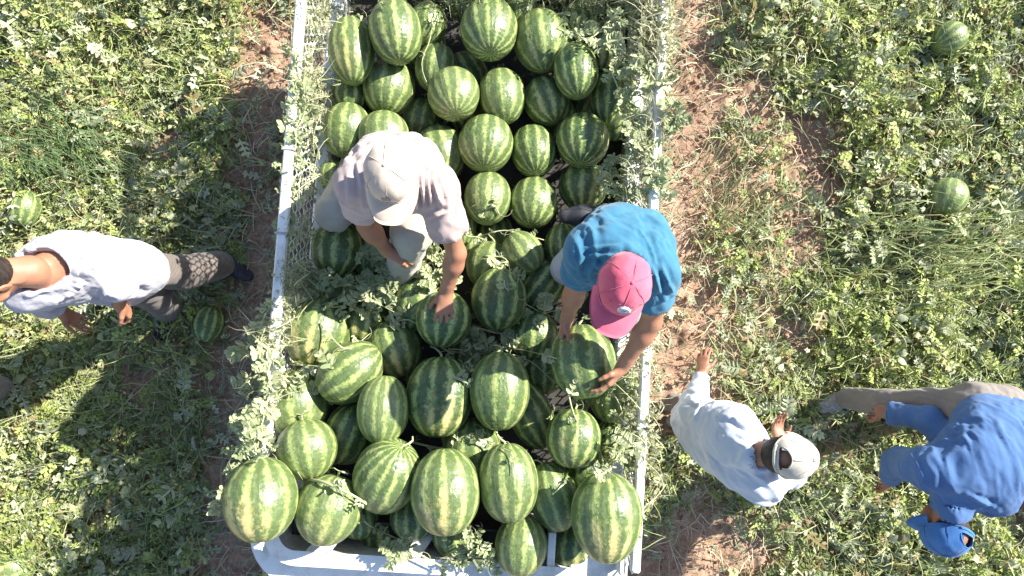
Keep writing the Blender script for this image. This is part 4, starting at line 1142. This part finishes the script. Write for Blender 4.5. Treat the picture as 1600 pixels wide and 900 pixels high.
def build_person(name_label, cat_group, J, st):
    """J: joints in metres. Children: body, shirt, trousers, two shoes, hair, cap"""
    S = st.get('scale', 1.0)
    base = (J['foot_l'] + J['foot_r']) / 2
    root = empty('person', tuple(base)); tag(root, name_label, 'person', cat_group)
    sl, sr, hl, hr = J['sh_l'], J['sh_r'], J['hip_l'], J['hip_r']
    neck0 = J['neck']; head = J['head']; up, fw, rt = head_frame(J['head_up'], J['head_fwd'])
    fat = st.get('bulk', 1.0); mid_s, mid_h = (sl + sr) / 2, (hl + hr) / 2
    front = unit(J['chest']); spine = unit(mid_s - mid_h)
    def torso(f, inf, k=.07, low=0.0, hem=None):
        up1 = lambda a, b, t: lerp(a, b, t)
        c = lambda t: lerp(mid_s, mid_h, t)
        bow = -front * st.get('hunch', .05)
        w = lambda t: (sl - sr) / 2 * (1 - t) + (hl - hr) / 2 * t
        for (t, r, wd, bw, sqz) in ((.06, .085, .62, .4, 1), (.25, .105, .50, .9, 1), (.5, .10, .50, 1.0, 1), (.75, .10, .60, .7, 1), (1.0, .115, .75, .1, 1)):
            if hem is not None and t > hem: continue
            a = c(t) + bow * bw; f.cone(a + w(t) * wd, a - w(t) * wd, (r * fat + inf) * S, (r * fat + inf) * S, k)
        f.cone(mid_s - spine * .02, neck0 + unit(head - neck0) * .0, (.085 + inf) * S, (.062 + inf) * S, .05)
        for s_ in (sl, sr): f.cone(lerp(mid_s, s_, .45), s_, (.07 * fat + inf) * S, (.062 * fat + inf) * S, .05)
    parts = []
    # hidden core
    f = Field(.011); torso(f, -.012)
    for (h, kn, an) in ((hl, J['knee_l'], J['ank_l']), (hr, J['knee_r'], J['ank_r'])):
        f.cone(h, kn, .072 * S, .05 * S, .03); f.cone(kn, an, .048 * S, .032 * S, .02)
    for (s_, e) in ((sl, J['elb_l']), (sr, J['elb_r'])): f.cone(s_, lerp(s_, e, .5), .048 * S, .042 * S, .03)
    parts.append(f.mesh())
    # head, neck and face
    f = Field(.0055); hs = (.93 * S if S < 1 else S) * st.get('head_scale', 1.0)
    hc = head
    f.ball(hc + up * .025 * hs - fw * .012 * hs, .088 * hs, .02, sc=(.86, 1.06, 1.0), fr=[rt, fw, up])
    f.ball(hc - up * .035 * hs + fw * .030 * hs, .062 * hs, .03, sc=(.88, .95, 1.15), fr=[rt, fw, up])
    f.cone(hc - up * .085 * hs + fw * .062 * hs, hc - up * .088 * hs + fw * .050 * hs, .024 * hs, .028 * hs, .03)
    f.cone(hc + up * .012 * hs + fw * .088 * hs, hc - up * .025 * hs + fw * .106 * hs, .009 * hs, .0145 * hs, .012)
    f.cone(hc + up * .022 * hs + fw * .080 * hs + rt * .035 * hs, hc + up * .022 * hs + fw * .080 * hs - rt * .035 * hs, .013 * hs, .013 * hs, .014)
    for e in (1, -1):
        f.ball(hc + up * .004 * hs + fw * .088 * hs + rt * .030 * hs * e, .013 * hs, .010, op='s')
        f.cone(hc - up * .012 * hs + fw * .066 * hs + rt * .044 * hs * e, hc - up * .03 * hs + fw * .06 * hs + rt * .05 * hs * e, .018 * hs, .014 * hs, .02)
        ec = hc - up * .006 * hs - fw * .004 * hs + rt * .080 * hs * e
        f.ball(ec, .030 * hs, .006, sc=(.28, .55, 1.0), fr=[unit(rt * e + fw * .3), unit(fw - rt * e * .3), up])
        f.ball(ec + rt * .009 * hs * e + fw * .004, .013 * hs, .006, op='s', sc=(.5, .6, 1.0), fr=[rt, fw, up])
    f.cone(hc - up * .053 * hs + fw * .092 * hs + rt * .018 * hs, hc - up * .053 * hs + fw * .092 * hs - rt * .018 * hs, .0075 * hs, .0075 * hs, .006)
    f.cone(hc - up * .063 * hs + fw * .090 * hs + rt * .014 * hs, hc - up * .063 * hs + fw * .090 * hs - rt * .014 * hs, .0075 * hs, .0075 * hs, .006)
    f.cone(hc - up * .045 * hs - fw * .022 * hs, neck0, .058 * hs, .060 * S, .03); f.cone(neck0, lerp(neck0, mid_s, .6), .060 * S, .07 * S, .03)
    V, Q = f.mesh(); parts.append((relax(V, Q, 1, .4), Q))
    # arms with hands
    nails = []
    for sd in ('l', 'r'):
        s_, e, w_ = J['sh_' + sd], J['elb_' + sd], J['wr_' + sd]
        f = Field(.0042); ax = unit(w_ - e)
        f.cone(lerp(s_, e, .30), lerp(s_, e, .62), .050 * S, .047 * S, .03); f.cone(lerp(s_, e, .55), e, .047 * S, .039 * S, .03)
        f.cone(e, lerp(e, w_, .28), .039 * S, .042 * S, .03); f.cone(lerp(e, w_, .28), w_, .042 * S, .0265 * S, .03, )
        f.cone(lerp(e, w_, .8), w_ + ax * .005, .028 * S, .026 * S, .015)
        hd = J['hand_' + sd]
        hand_prims(f, w_, hd[0], hd[1], hd[2], S * st.get('hand', 1.0), hd[3], hd[4], nails)
        V, Q = f.mesh(); parts.append((relax(V, Q, 1, .35), Q))
    V, Q = join(parts)
    skin = M[st.get('skin', 'skin')]
    body = link('body', np_mesh('body', V, Q, 4), skin, root)
    for (p, v, nn, r) in nails:
        mb = MB(); v = unit(v); nn = unit(nn); s2 = np.cross(v, nn); c = p + nn * r * .86; vs = [c + nn * r * .22]
        for i in range(8):
            a = i * math.pi / 4; vs.append(c + v * math.cos(a) * r * .85 + s2 * math.sin(a) * r * .62 - nn * abs(math.sin(a)) * r * .12)
        mb.add(vs, [(0, 1 + i, 1 + (i + 1) % 8) for i in range(8)]); mb.build('nail', M['nail'], body, True)
    for e in (1, -1):
        mb = MB(); c = hc + up * .004 * hs + fw * .078 * hs + rt * .030 * hs * e
        def sphere(m, c, r, n=10):
            vs = [c + r * (rt * math.sin(math.pi * j / n) * math.cos(2 * math.pi * i / n) + fw * math.sin(math.pi * j / n) * math.sin(2 * math.pi * i / n) + up * math.cos(math.pi * j / n)) for j in range(n + 1) for i in range(n)]
            m.add(vs, [(j * n + i, j * n + (i + 1) % n, (j + 1) * n + (i + 1) % n, (j + 1) * n + i) for j in range(n) for i in range(n)])
        sphere(mb, c, .0115 * hs); ey = mb.build('eye', M['eye'], body, True)
        mb = MB(); sphere(mb, c + fw * .0068 * hs, .0058 * hs, 8); mb.build('iris', M['dark'], body, True)
    # hair: a cap of short hair round the back and sides
    f = Field(.006)
    if st.get('cap'): f.ball(hc - up * .004 * hs - fw * .020 * hs, .086 * hs, .02, sc=(.90, 1.04, .9), fr=[rt, fw, up])
    else: f.ball(hc + up * .030 * hs - fw * .020 * hs, .094 * hs, .02, sc=(.87, 1.05, 1.0), fr=[rt, fw, up])
    f.ball(hc - up * .03 * hs - fw * .04 * hs, .060 * hs, .03, sc=(1.05, .8, 1.0), fr=[rt, fw, up])
    f.ball(hc - up * .055 * hs + fw * .085 * hs, .105 * hs, .01, op='s', sc=(1.2, .75, 1.05), fr=[rt, fw, up])
    V, Q = f.mesh(); V = V + normals(V, Q) * (.004 * (fbm(V * 130, 2, 3) - .3))[:, None]
    link('hair', np_mesh('hair', V, Q, 4), M['hair'], root)
    # shirt
    ease = st.get('ease', .022)
    f = Field(.0075); torso(f, ease, hem=st.get('hem', 1.0))
    for sd in ('l', 'r'):
        s_, e, w_ = J['sh_' + sd], J['elb_' + sd], J['wr_' + sd]; sv = st['sleeve']
        if sv <= 1:
            end = lerp(s_, e, sv); f.cone(s_, end + unit(e - s_) * .06, (.066 * fat + ease * .6) * S, (.062 + ease * .8) * S, .045, cut=(end, e - s_))
            f.cone(lerp(s_, e, max(sv - .12, .3)), e + unit(e - s_) * .1, .052 * S, .050 * S, .004, op='s')
        else:
            f.cone(s_, e, (.064 * fat + ease * .6) * S, (.050 + ease * .6) * S, st.get('sleeve_blend', .045)); end = lerp(e, w_, sv - 1)
            f.cone(e, end + unit(w_ - e) * .05, (.050 + ease * .6) * S, (.034 + ease * .4) * S, .03, cut=(end, w_ - e))
            f.cone(lerp(e, w_, sv - 1.12), w_ + unit(w_ - e) * .1, .034 * S, .033 * S, .004, op='s')
    nd = unit(head - neck0)
    nr_ = st.get('neckline', .070); f.cone(neck0 - nd * st.get('neck_in', .015), neck0 + nd * .2, nr_ * S, (nr_ + .005) * S, .012, op='s')
    if st.get('bag'): 
        for (p, r) in st['bag']: f.ball(p, r, .08)
    V, Q = f.mesh(); V = relax(V, Q, 2, .5); V = wrinkle(V, Q, st.get('fold', .006), st.get('fold_dir', mid_s - mid_h), st['seed'], st.get('lines', ()))
    sh = link('shirt', np_mesh('shirt', V, Q, 4), M[st['shirt']], root)
    # collar band and cuffs
    cr = []
    cx = np.cross(nd, (0.2, .9, .1)); cx = unit(cx); cy = np.cross(nd, cx)
    if st.get('collar', True): mb = MB(); mb.tube([neck0 + nd * .002 + (cx * math.cos(a) + cy * math.sin(a)) * .078 * S for a in np.linspace(0, 2 * math.pi, 25)], .0065, 6, cap=False); mb.build('collar', M[st['shirt']], sh, True)
    for sd in ('l', 'r'):
        s_, e, w_ = J['sh_' + sd], J['elb_' + sd], J['wr_' + sd]; sv = st['sleeve']
        if sv <= 1: c, ax, r = lerp(s_, e, sv), unit(e - s_), (.061 + ease * .75) * S
        else: c, ax, r = lerp(e, w_, sv - 1), unit(w_ - e), (.036 + ease * .42) * S
        a1 = unit(np.cross(ax, (.3, .1, .9))); a2 = np.cross(ax, a1)
        mb = MB(); mb.tube([c + (a1 * math.cos(a) + a2 * math.sin(a)) * r for a in np.linspace(0, 2 * math.pi, 21)], .0045, 5, cap=False); mb.build('cuff', M[st['shirt']], sh, True)
    # trousers
    f = Field(.009)
    for (t, r) in ((.82, .094), (1.0, .112)):
        a = lerp(mid_s, mid_h, t) - front * (.03 if t < 1 else 0); w = (hl - hr) / 2 * .8; f.cone(a + w, a - w, (r * fat + (.0 if t < 1 else .0)) * S, (r * fat + .0) * S, .05)
    for sd in ('l', 'r'):
        h, kn, an = J['hip_' + sd], J['knee_' + sd], J['ank_' + sd]
        lf_ = st.get('leg', 1.0); f.cone(h, kn, (.094 * fat) * S, .070 * S * lf_, .04); f.cone(kn, lerp(kn, an, .92), .072 * S * lf_, .066 * S * lf_, .04)
    V, Q = f.mesh(); V = relax(V, Q, 2, .5)
    V = wrinkle(V, Q, .006, J['knee_l'] - J['hip_l'] + np.array([.1, .05, 0]), st['seed'] + 50, [(J['knee_' + q] - front * .05 + unit(np.cross(J['ank_' + q] - J['knee_' + q], front)) * .05, J['knee_' + q] - front * .05 - unit(np.cross(J['ank_' + q] - J['knee_' + q], front)) * .05, .012, .008) for q in 'lr'])
    link('trousers', np_mesh('trousers', V, Q, 4), M[st['trousers']], root)
    # shoes
    for sd in ('l', 'r'):
        a, ft = J['ank_' + sd], J['foot_' + sd]; d = unit(J.get('toe_' + sd, fw * .9) - 0); upn = unit(J.get('shoe_up_' + sd, (0, 0, 1))); d = unit(d - upn * np.dot(d, upn)); sdv = np.cross(d, upn)
        f = Field(.0055); h0 = ft + upn * .042
        f.cone(h0 - d * .07 * S, h0 + d * .06 * S, .041 * S, .044 * S, .03); f.cone(h0 + d * .05 * S - upn * .004, h0 + d * .135 * S - upn * .010, .046 * S, .036 * S, .04, sq=(upn, .8))
        f.cone(h0 - d * .045 * S + upn * .02, a + unit(a - h0) * .01, .040 * S, .040 * S, .03)
        f.add((lambda P, ft=ft, upn=upn: ((P - (ft + upn * .016)) @ upn)), ft - .3, ft + .3, .004, 's')
        V, Q = f.mesh(); V = relax(V, Q, 1); shoe = link('shoe', np_mesh('shoe', V, Q, 4), M[st.get('shoe', 'shoe')], root)
        mb = MB(); n = 22; ring = []
        for i in range(n):
            an = 2 * math.pi * i / n; l = .032 + .135 * math.cos(an); w = (.043 + .007 * math.cos(an - .5)) * math.sin(an); ring.append(ft + (d * l + sdv * w) * S)
        mb.add([p for p in ring] + [p + upn * .02 for p in ring], [tuple(range(n - 1, -1, -1)), tuple(range(n, 2 * n))] + [(i, (i + 1) % n, n + (i + 1) % n, n + i) for i in range(n)])
        mb.build('sole', M['sole'], shoe)
    if st.get('cap'): build_cap(root, hc, up, fw, rt, hs, st)
    return root

def build_cap(root, hc, up, fw, rt, hs, st):
    cf = st.get('cap_tilt', 0.0)
    u = unit(up * math.cos(cf) + fw * math.sin(cf)); f = unit(fw * math.cos(cf) - up * math.sin(cf)); r = rt
    c0 = hc + u * .028 * hs - f * .010 * hs; A, B, Hh = .093 * hs, .112 * hs, .106 * hs
    nu, nv = 60, 16; vs = []; back_open = st.get('strap', False)
    def P(a, t):
        k = math.sin(t); seam = 1 - .012 * math.exp(-((((a / (math.pi / 3)) - .5) % 1 - .5) / .06) ** 2) * math.sin(t)
        bulge = 1 + .02 * math.cos(a * 6 + .4)
        q = k ** .92
        return c0 + (r * math.cos(a) * A + f * math.sin(a) * B) * q * seam * bulge + u * (Hh * max(math.cos(t), 0) ** .9 + (-.012 if t > 1.5 else 0))
    for j in range(nv + 1):
        for i in range(nu): vs.append(P(2 * math.pi * i / nu, .03 + (math.pi / 2 - .03) * j / nv))
    fs = []
    for j in range(nv):
        for i in range(nu):
            a = (2 * math.pi * (i + .5) / nu); t = (j + .5) / nv
            if back_open and abs((a - 1.5 * math.pi)) < .50 * math.sqrt(max(0, 1 - ((1 - t) / .42) ** 2)) and t > .58 and t < .93: continue
            fs.append((j * nu + i, (j + 1) * nu + i, (j + 1) * nu + (i + 1) % nu, j * nu + (i + 1) % nu))
    fs.append(tuple(range(nu)))
    vs_in = [v - (v - c0) * .03 for v in vs]; n0 = len(vs)
    mb = MB(); V = np.array(vs); Vn = V + u * 0
    wr = (fbm(V * 22, 3, st['seed']) - .5) * .012; rad = V - c0; rad /= np.linalg.norm(rad, axis=1)[:, None]; V = V + rad * wr[:, None]
    mb.add(list(V), fs); mb.add(list(V - rad * .004), [tuple(reversed(x)) for x in fs])
    cap = mb.build('cap', M[st['cap']], root, True)
    # sweatband rim
    mb = MB(); mb.tube([P(a, math.pi / 2) for a in np.linspace(0, 2 * math.pi, 41)], .004, 5, cap=False); mb.build('cap_band', M[st['cap']], cap, True)
    # seams
    for k in range(6):
        a = math.pi / 6 + k * math.pi / 3
        if back_open and abs(a - 1.5 * math.pi) < .2: ts = np.linspace(.06, .9, 12)
        else: ts = np.linspace(.06, math.pi / 2, 16)
        mb = MB(); mb.tube([P(a, t) + unit(P(a, t) - c0) * .0015 for t in ts], .0013, 4); mb.build('seam', M[st['cap']], cap, True)
    mb = MB(); b = c0 + u * (Hh + .002)
    mb.tube([b - u * .002, b + u * .003, b + u * .005], .008, 10, .6); mb.build('button', M[st['cap']], cap, True)
    # brim: curved plate with thickness
    nb, nr = 22, 6; vs = []; L = st.get('brim', .075) * hs
    for j in range(nr + 1):
        for i in range(nb + 1):
            s = -1 + 2 * i / nb; a = math.pi / 2 - s * 1.28; e = P(a, math.pi / 2); o = j / nr
            ext = L * (1 - abs(s) ** 3.2) ** .5 if abs(s) < 1 else 0
            p = e + f * ext * o + r * s * .012 * o - u * (.022 * s * s * o + .016 * o * o + .002) * hs
            vs.append(p)
    for j in range(nr + 1):
        for i in range(nb + 1): vs.append(vs[j * (nb + 1) + i] - u * .004)
    m1 = (nr + 1) * (nb + 1); fs = []
    for j in range(nr):
        for i in range(nb):
            q = (j * (nb + 1) + i, j * (nb + 1) + i + 1, (j + 1) * (nb + 1) + i + 1, (j + 1) * (nb + 1) + i); fs += [tuple(reversed(q)), tuple(x + m1 for x in q)]
    for i in range(nb): a = nr * (nb + 1) + i; fs.append((a, a + 1, a + 1 + m1, a + m1))
    mb = MB(); mb.add(vs, fs); mb.build('brim', M[st['cap']], cap, True)
    if back_open:
        mb = MB(); mb.tube([P(a, math.pi / 2 - .04) for a in np.linspace(1.5 * math.pi - .6, 1.5 * math.pi + .6, 12)], .0075, 6); mb.build('strap', M[st['cap']], cap, True)
        mb = MB(); mb.tube([P(1.5 * math.pi + .56 * math.cos(q), math.pi / 2 - .14 - .50 * abs(math.sin(q))) for q in np.linspace(0, math.pi, 16)], .0030, 5); mb.build('opening_trim', M[st['cap']], cap, True)
    if st.get('badge') == 'round':
        t = 1.02; a0 = math.pi / 2 - st.get('badge_off', .0); pc = P(a0, t); n = unit(pc - c0); x = unit(np.cross(u, n)); y = np.cross(n, x)
        mb = MB(); k = 28; R = .0235
        mb.add([pc + n * .004] + [pc + n * (.0035 - .0018 * 1) + (x * math.cos(q) * R + y * math.sin(q) * R * .82) for q in np.linspace(0, 2 * math.pi, k, endpoint=False)] +
               [pc - n * .004 + (x * math.cos(q) * R + y * math.sin(q) * R * .82) for q in np.linspace(0, 2 * math.pi, k, endpoint=False)],
               [(0, 1 + i, 1 + (i + 1) % k) for i in range(k)] + [(1 + i, 1 + k + i, 1 + k + (i + 1) % k, 1 + (i + 1) % k) for i in range(k)])
        bd = mb.build('badge', M['badge'], cap, True)
        mb = MB(); Rr = .018
        mb.tube([pc + n * .0035 + x * math.cos(q) * Rr + y * math.sin(q) * Rr * .8 for q in np.linspace(0, 2 * math.pi, 24)], .0009, 4, cap=False)
        for (x0, y0, x1, y1) in ((-.010, -.002, -.003, .006), (-.003, .006, .004, .002), (.004, .002, .011, .005), (-.009, -.006, .010, -.006), (-.006, .001, .006, -.002)):
            mb.tube([pc + n * .0036 + x * x0 + y * y0, pc + n * .004 + x * (x0 + x1) / 2 + y * ((y0 + y1) / 2 + .001), pc + n * .0036 + x * x1 + y * y1], .0013, 4)
        mb.build('badge_print', M['badge2'], cap, True)
        for (da, tt) in ((-.75, .95), (.75, .95), (-.35, .8), (.35, .8)):
            q = P(a0 + da, tt); nn = unit(q - c0); mb2 = MB(); mb2.tube([q + nn * .0025 + (x * math.cos(w) + y * math.sin(w)) * .003 for w in np.linspace(0, 6.283, 9)], .0011, 4, cap=False); mb2.build('eyelet', M[st['cap']], cap, True)
    if st.get('badge') == 'thread':
        t = 1.25; mb = MB()
        def at(sx, ty): a = math.pi / 2 - sx / B; q = P(a, t + ty / Hh); return q + unit(q - c0) * .0018
        for i in range(11):                               # a line of small dark embroidered letters
            sx = -.028 + i * .0056; hh = .0038 if i % 3 else .006
            mb.tube([at(sx, .004), at(sx + .001, -hh)], .0008, 4)
            mb.tube([at(sx, .004 if i % 2 else -hh * .3), at(sx + .0035, .003 if i % 2 else -hh)], .0008, 4)
        mb.tube([at(-.006, -.012), at(0, -.017), at(.006, -.012), at(.002, -.009), at(-.006, -.012)], .0017, 4)
        mb.tube([at(-.030, .011), at(0, .013), at(.030, .011)], .0008, 4)
        mb.build('embroidery', M['thread'], cap, True)

def limb(a, b, bend, l1, l2):
    """place the middle joint between a and b for bone lengths l1, l2"""
    a, b = np.array(a), np.array(b); d = b - a; L = np.linalg.norm(d); d = d / L; L = min(L, (l1 + l2) * .999)
    x = (l1 * l1 - l2 * l2 + L * L) / (2 * L); h = math.sqrt(max(l1 * l1 - x * x, 0)); q = np.array(bend) - d * np.dot(bend, d)
    return a + d * x + unit(q) * h

# the man in the cream cap, kneeling on the load
J = dict(sh_r=W(562, 288, 1.58), sh_l=W(682, 294, 1.60), neck=W(618, 278, 1.69), head=W(611, 277, 1.80), head_up=A_([0, .12, 1]), head_fwd=A_([.02, -1, -.28]),
         hip_r=W(588, 256, 1.02), hip_l=W(650, 256, 1.02), chest=A_([0, -.75, -.5]),
         elb_r=W(573, 352, 1.36), wr_r=W(606, 392, 1.20), elb_l=W(713, 396, 1.36), wr_l=W(697, 456, 1.21),
         hand_r=(A_([.7, -.25, -.3]), A_([-.25, -.1, -1]), A_([.2, .8, 0]), 1.1, .9), hand_l=(A_([-.10, -.98, -.12]), A_([0, -.2, -1]), A_([-1, 0, 0]), .34, 1.5),
         knee_r=W(524, 330, 1.02), ank_r=W(560, 250, .76), knee_l=W(643, 364, 1.22), ank_l=W(624, 432, .86),
         foot_r=W(565, 240, .72), foot_l=W(621, 442, .74), toe_l=A_([-.1, -1, 0]), toe_r=A_([.3, 1, 0]))
build_person('man in cream cap and pale pink shirt kneeling on the load, hand on a melon', None, J,
    dict(leg=1.18, shirt='beige', trousers='creamt', sleeve=.62, cap='cream', cap_tilt=.10, badge='thread', seed=3, shoe='shoeg', fold=.010, fold_dir=(.25, -1, -.3), hunch=.055, ease=.016, hand=1.08, brim=.080,
         lines=[(W(648 + 9 * i, 262 + 6 * i, 1.66), W(655 + 12 * i, 330 - 2 * i, 1.60), .008, .018) for i in range(4)] + [(W(690, 330, 1.6), W(668, 345, 1.5), .009, .016), (W(560, 262, 1.62), W(570, 320, 1.6), .009, .014), (W(590, 335, 1.5), W(572, 296, 1.6), .008, .014), (W(545, 270, 1.6), W(552, 318, 1.55), .008, .012), (W(575, 235, 1.6), W(640, 226, 1.6), .009, .010)]))
# the man in the teal shirt and pink cap, lifting the big melon
J = dict(sh_r=W(918, 392, 1.66), sh_l=W(1026, 426, 1.68), neck=W(978, 425, 1.78), head=W(972, 448, 1.86), head_up=A_([.10, .05, 1]), head_fwd=A_([-.30, -.95, -.35]),
         hip_r=W(952, 366, 1.10), hip_l=W(1002, 374, 1.10), chest=A_([-.2, -.75, -.5]),
         elb_r=W(899, 452, 1.44), wr_r=W(886, 498, 1.28), elb_l=W(1018, 502, 1.52), wr_l=W(972, 574, 1.36),
         hand_r=(A_([-.22, -.75, -.5]), A_([.75, -.35, -.25]), A_([.2, -.1, 1]), .55, .8), hand_l=(A_([-.55, -.8, -.25]), A_([-.8, .35, -.35]), A_([.1, -.3, 1]), .5, .8),
         knee_r=W(886, 420, 1.02), ank_r=W(950, 344, 1.04), knee_l=W(996, 492, 1.28), ank_l=W(962, 430, .92),
         foot_r=W(925, 338, 1.0), foot_l=W(958, 440, .84), toe_r=A_([-1, -.05, .0]), shoe_up_r=A_([.1, 0, 1]), toe_l=A_([-.1, -1, 0]))
build_person('man in teal t-shirt and pink cap crouching on the load, lifting a large melon', None, J,
    dict(shirt='teal', trousers='greyt', sleeve=.60, cap='pink', cap_tilt=.08, badge='round', badge_off=-.12, seed=11, fold=.009, fold_dir=(.3, -1, 0), hunch=.07, bulk=1.0, ease=.014, brim=.086,
         lines=[(W(922, 400, 1.75), W(965, 400, 1.8), .007, .012), (W(915, 388, 1.75), W(970, 386, 1.8), .007, .010), (W(1018, 420, 1.75), W(1028, 465, 1.66), .008, .014), (W(1030, 415, 1.75), W(1042, 460, 1.66), .008, .012), (W(925, 350, 1.6), W(1000, 336, 1.6), .008, .009), (W(930, 410, 1.7), W(950, 425, 1.7), .007, .010)]))
# the bareheaded man standing on the left
J = dict(sh_l=W(92, 402, 1.34), sh_r=W(42, 456, 1.34), neck=W(46, 424, 1.45), head=W(-18, 438, 1.56), head_up=A_([-.35, -.35, .9]), head_fwd=A_([-.35, -.9, -.55]),
         hip_l=W(218, 423, .86), hip_r=W(185, 435, .86), chest=A_([-.35, -.95, 0]),
         elb_l=W(186, 446, 1.10), wr_l=W(186, 476, .95), elb_r=W(72, 470, 1.05), wr_r=W(98, 488, .85),
         hand_l=(A_([.05, -.35, -.8]), A_([-.8, -.2, .1]), A_([0, -1, .3]), 1.3, .6), hand_r=(A_([.25, -.4, -.7]), A_([.8, -.2, .2]), A_([0, -1, .3]), .8, .8),
         knee_l=W(285, 425, .46), ank_l=W(346, 414, .12), knee_r=W(240, 460, .46), ank_r=W(262, 482, .10),
         foot_l=W(362, 414, .02), foot_r=W(262, 490, .0), toe_l=A_([.75, -.45, 0]), toe_r=A_([-.2, -1, 0]))
build_person('bareheaded man in white checked shirt and grey brown trousers standing left of the truck', None, J,
    dict(shirt='checkw', trousers='taupe', sleeve=1.12, seed=21, fold=.012, fold_dir=(1, -.6, -.3), hunch=.03, ease=.024, hem=1.0, collar=False, neckline=.088, neck_in=.055, sleeve_blend=.022, leg=1.22,
         lines=[(W(120, 400, 1.35), W(150, 455, 1.2), .010, .022), (W(100, 440, 1.3), W(170, 450, 1.15), .009, .020), (W(70, 430, 1.3), W(150, 466, 1.1), .009, .018), (W(110, 400, 1.3), W(190, 425, 1.1), .009, .014), (W(120, 378, 1.3), W(200, 400, 1.1), .008, .010), (W(170, 400, 1.1), W(180, 470, 1.0), .008, .012)]))
# the boy in white with the off-white cap
J = dict(sh_l=W(1150, 662, 1.18), sh_r=W(1190, 756, 1.17), neck=W(1174, 708, 1.25), head=W(1230, 712, 1.36), head_up=A_([.50, .02, .85]), head_fwd=A_([.85, -.05, -.6]),
         hip_l=W(1088, 655, .78), hip_r=W(1108, 690, .78), chest=A_([.9, -.35, -.3]),
         elb_l=W(1084, 642, 1.00), wr_l=W(1097, 582, .86), elb_r=W(1234, 738, .98), wr_r=W(1216, 690, .90),
         hand_l=(A_([.12, .9, -.2]), A_([.5, 0, -.8]), A_([.8, 0, .2]), .7, .9), hand_r=(A_([-.02, .95, 0]), A_([.3, 0, 1]), A_([1, 0, 0]), .5, .9),
         knee_l=W(1075, 640, .42), ank_l=W(1052, 630, .09), knee_r=W(1085, 675, .42), ank_r=W(1062, 658, .09),
         foot_l=W(1050, 628, 0), foot_r=W(1062, 660, 0), toe_l=A_([1, .2, 0]), toe_r=A_([1, -.3, 0]))
build_person('boy in white long sleeved top and off-white cap walking beside the truck', None, J,
    dict(shirt='white_c', trousers='taupe', sleeve=1.86, cap='capw', cap_tilt=.05, strap=True, seed=31, scale=.86, head_scale=1.22, shoe='shoeg', fold=.010, fold_dir=(1, -.5, .3), hunch=.05, skin='skin2', ease=.026, brim=.07,
         lines=[(W(1130, 680, 1.2), W(1160, 670, 1.2), .009, .018), (W(1150, 655, 1.2), W(1178, 668, 1.2), .008, .014), (W(1075, 690, .9), W(1150, 750, 1.05), .008, .014), (W(1070, 665, .9), W(1125, 690, 1.05), .008, .012), (W(1100, 625, 1.0), W(1085, 660, 1.0), .008, .012)]))
# the man in blue bending over the weeds on the right
J = dict(sh_r=W(1452, 733, 1.06), sh_l=W(1552, 772, 1.04), neck=W(1487, 792, 1.04), head=W(1474, 824, .98), head_up=A_([-.30, -.85, .45]), head_fwd=A_([-.50, -.15, -.85]),
         hip_r=W(1520, 636, .88), hip_l=W(1572, 640, .88), chest=A_([-.45, -.35, -.85]),
         elb_r=W(1402, 722, .80), wr_r=W(1388, 752, .60), elb_l=W(1452, 656, .80), wr_l=W(1376, 642, .62),
         hand_r=(A_([.3, -.5, -.85]), A_([-.6, .3, 0]), A_([-.2, -.8, .3]), 1.0, .7), hand_l=(A_([.35, -.45, -.85]), A_([-.6, .3, 0]), A_([0, -.8, .2]), 1.2, .7),
         knee_r=W(1386, 630, .46), ank_r=W(1322, 622, .10), knee_l=W(1455, 640, .44), ank_l=W(1425, 645, .1),
         foot_r=W(1312, 622, 0), foot_l=W(1415, 648, 0), toe_r=A_([-.9, -.4, 0]), toe_l=A_([-.9, -.4, 0]))
blue = build_person('man in blue long sleeved shirt and blue cap bending over the weeds', None, J,
    dict(shirt='blue', trousers='taupe2', sleeve=1.8, hem=.80, cap='blue2', cap_tilt=.0, strap=True, seed=41, fold=.009, fold_dir=(.3, -1, .1), hand=.85, hunch=.09, bulk=1.04, skin='skin2', ease=.022, brim=.06, shoe='shoeg',
         lines=[(W(1460, 640, 1.15), W(1530, 700, 1.2), .014, .012), (W(1500, 640, 1.15), W(1520, 690, 1.2), .012, .010), (W(1480, 775, 1.15), W(1520, 800, 1.1), .01, .012), (W(1510, 770, 1.15), W(1545, 790, 1.1), .01, .012), (W(1440, 690, 1.1), W(1480, 690, 1.2), .01, .012)]))
mb = MB(); mb.tube([W(1580, 628, .98), W(1597, 632, .96), W(1612, 640, .92)], .02, 8); mb.build('undershirt', M['bright'], blue, True)

# someone just outside the left edge, of whom one shoe shows
J = dict(sh_l=W(-160, 560, 1.36), sh_r=W(-160, 680, 1.36), neck=W(-185, 620, 1.45), head=W(-225, 622, 1.56), head_up=A_([-.2, 0, 1]), head_fwd=A_([-1, 0, -.2]),
         hip_l=W(-70, 596, .86), hip_r=W(-70, 645, .86), chest=A_([-1, 0, 0]),
         elb_l=W(-110, 540, 1.08), wr_l=W(-120, 560, .86), elb_r=W(-110, 700, 1.08), wr_r=W(-120, 690, .86),
         hand_l=(A_([-.2, 0, -1]), A_([0, -1, 0]), A_([-1, 0, 0]), .6, .6), hand_r=(A_([-.2, 0, -1]), A_([0, 1, 0]), A_([-1, 0, 0]), .6, .6),
         knee_l=W(-35, 606, .46), ank_l=W(2, 607, .09), knee_r=W(-60, 660, .46), ank_r=W(-50, 680, .09),
         foot_l=W(6, 607, 0), foot_r=W(-60, 684, 0), toe_l=A_([1, -.1, 0]), toe_r=A_([-1, 0, 0]))
build_person('person outside the left edge of whom only a dark blue shoe shows', None, J,
    dict(shirt='blue', trousers='taupe', sleeve=.6, seed=51, shoe='shoed'))
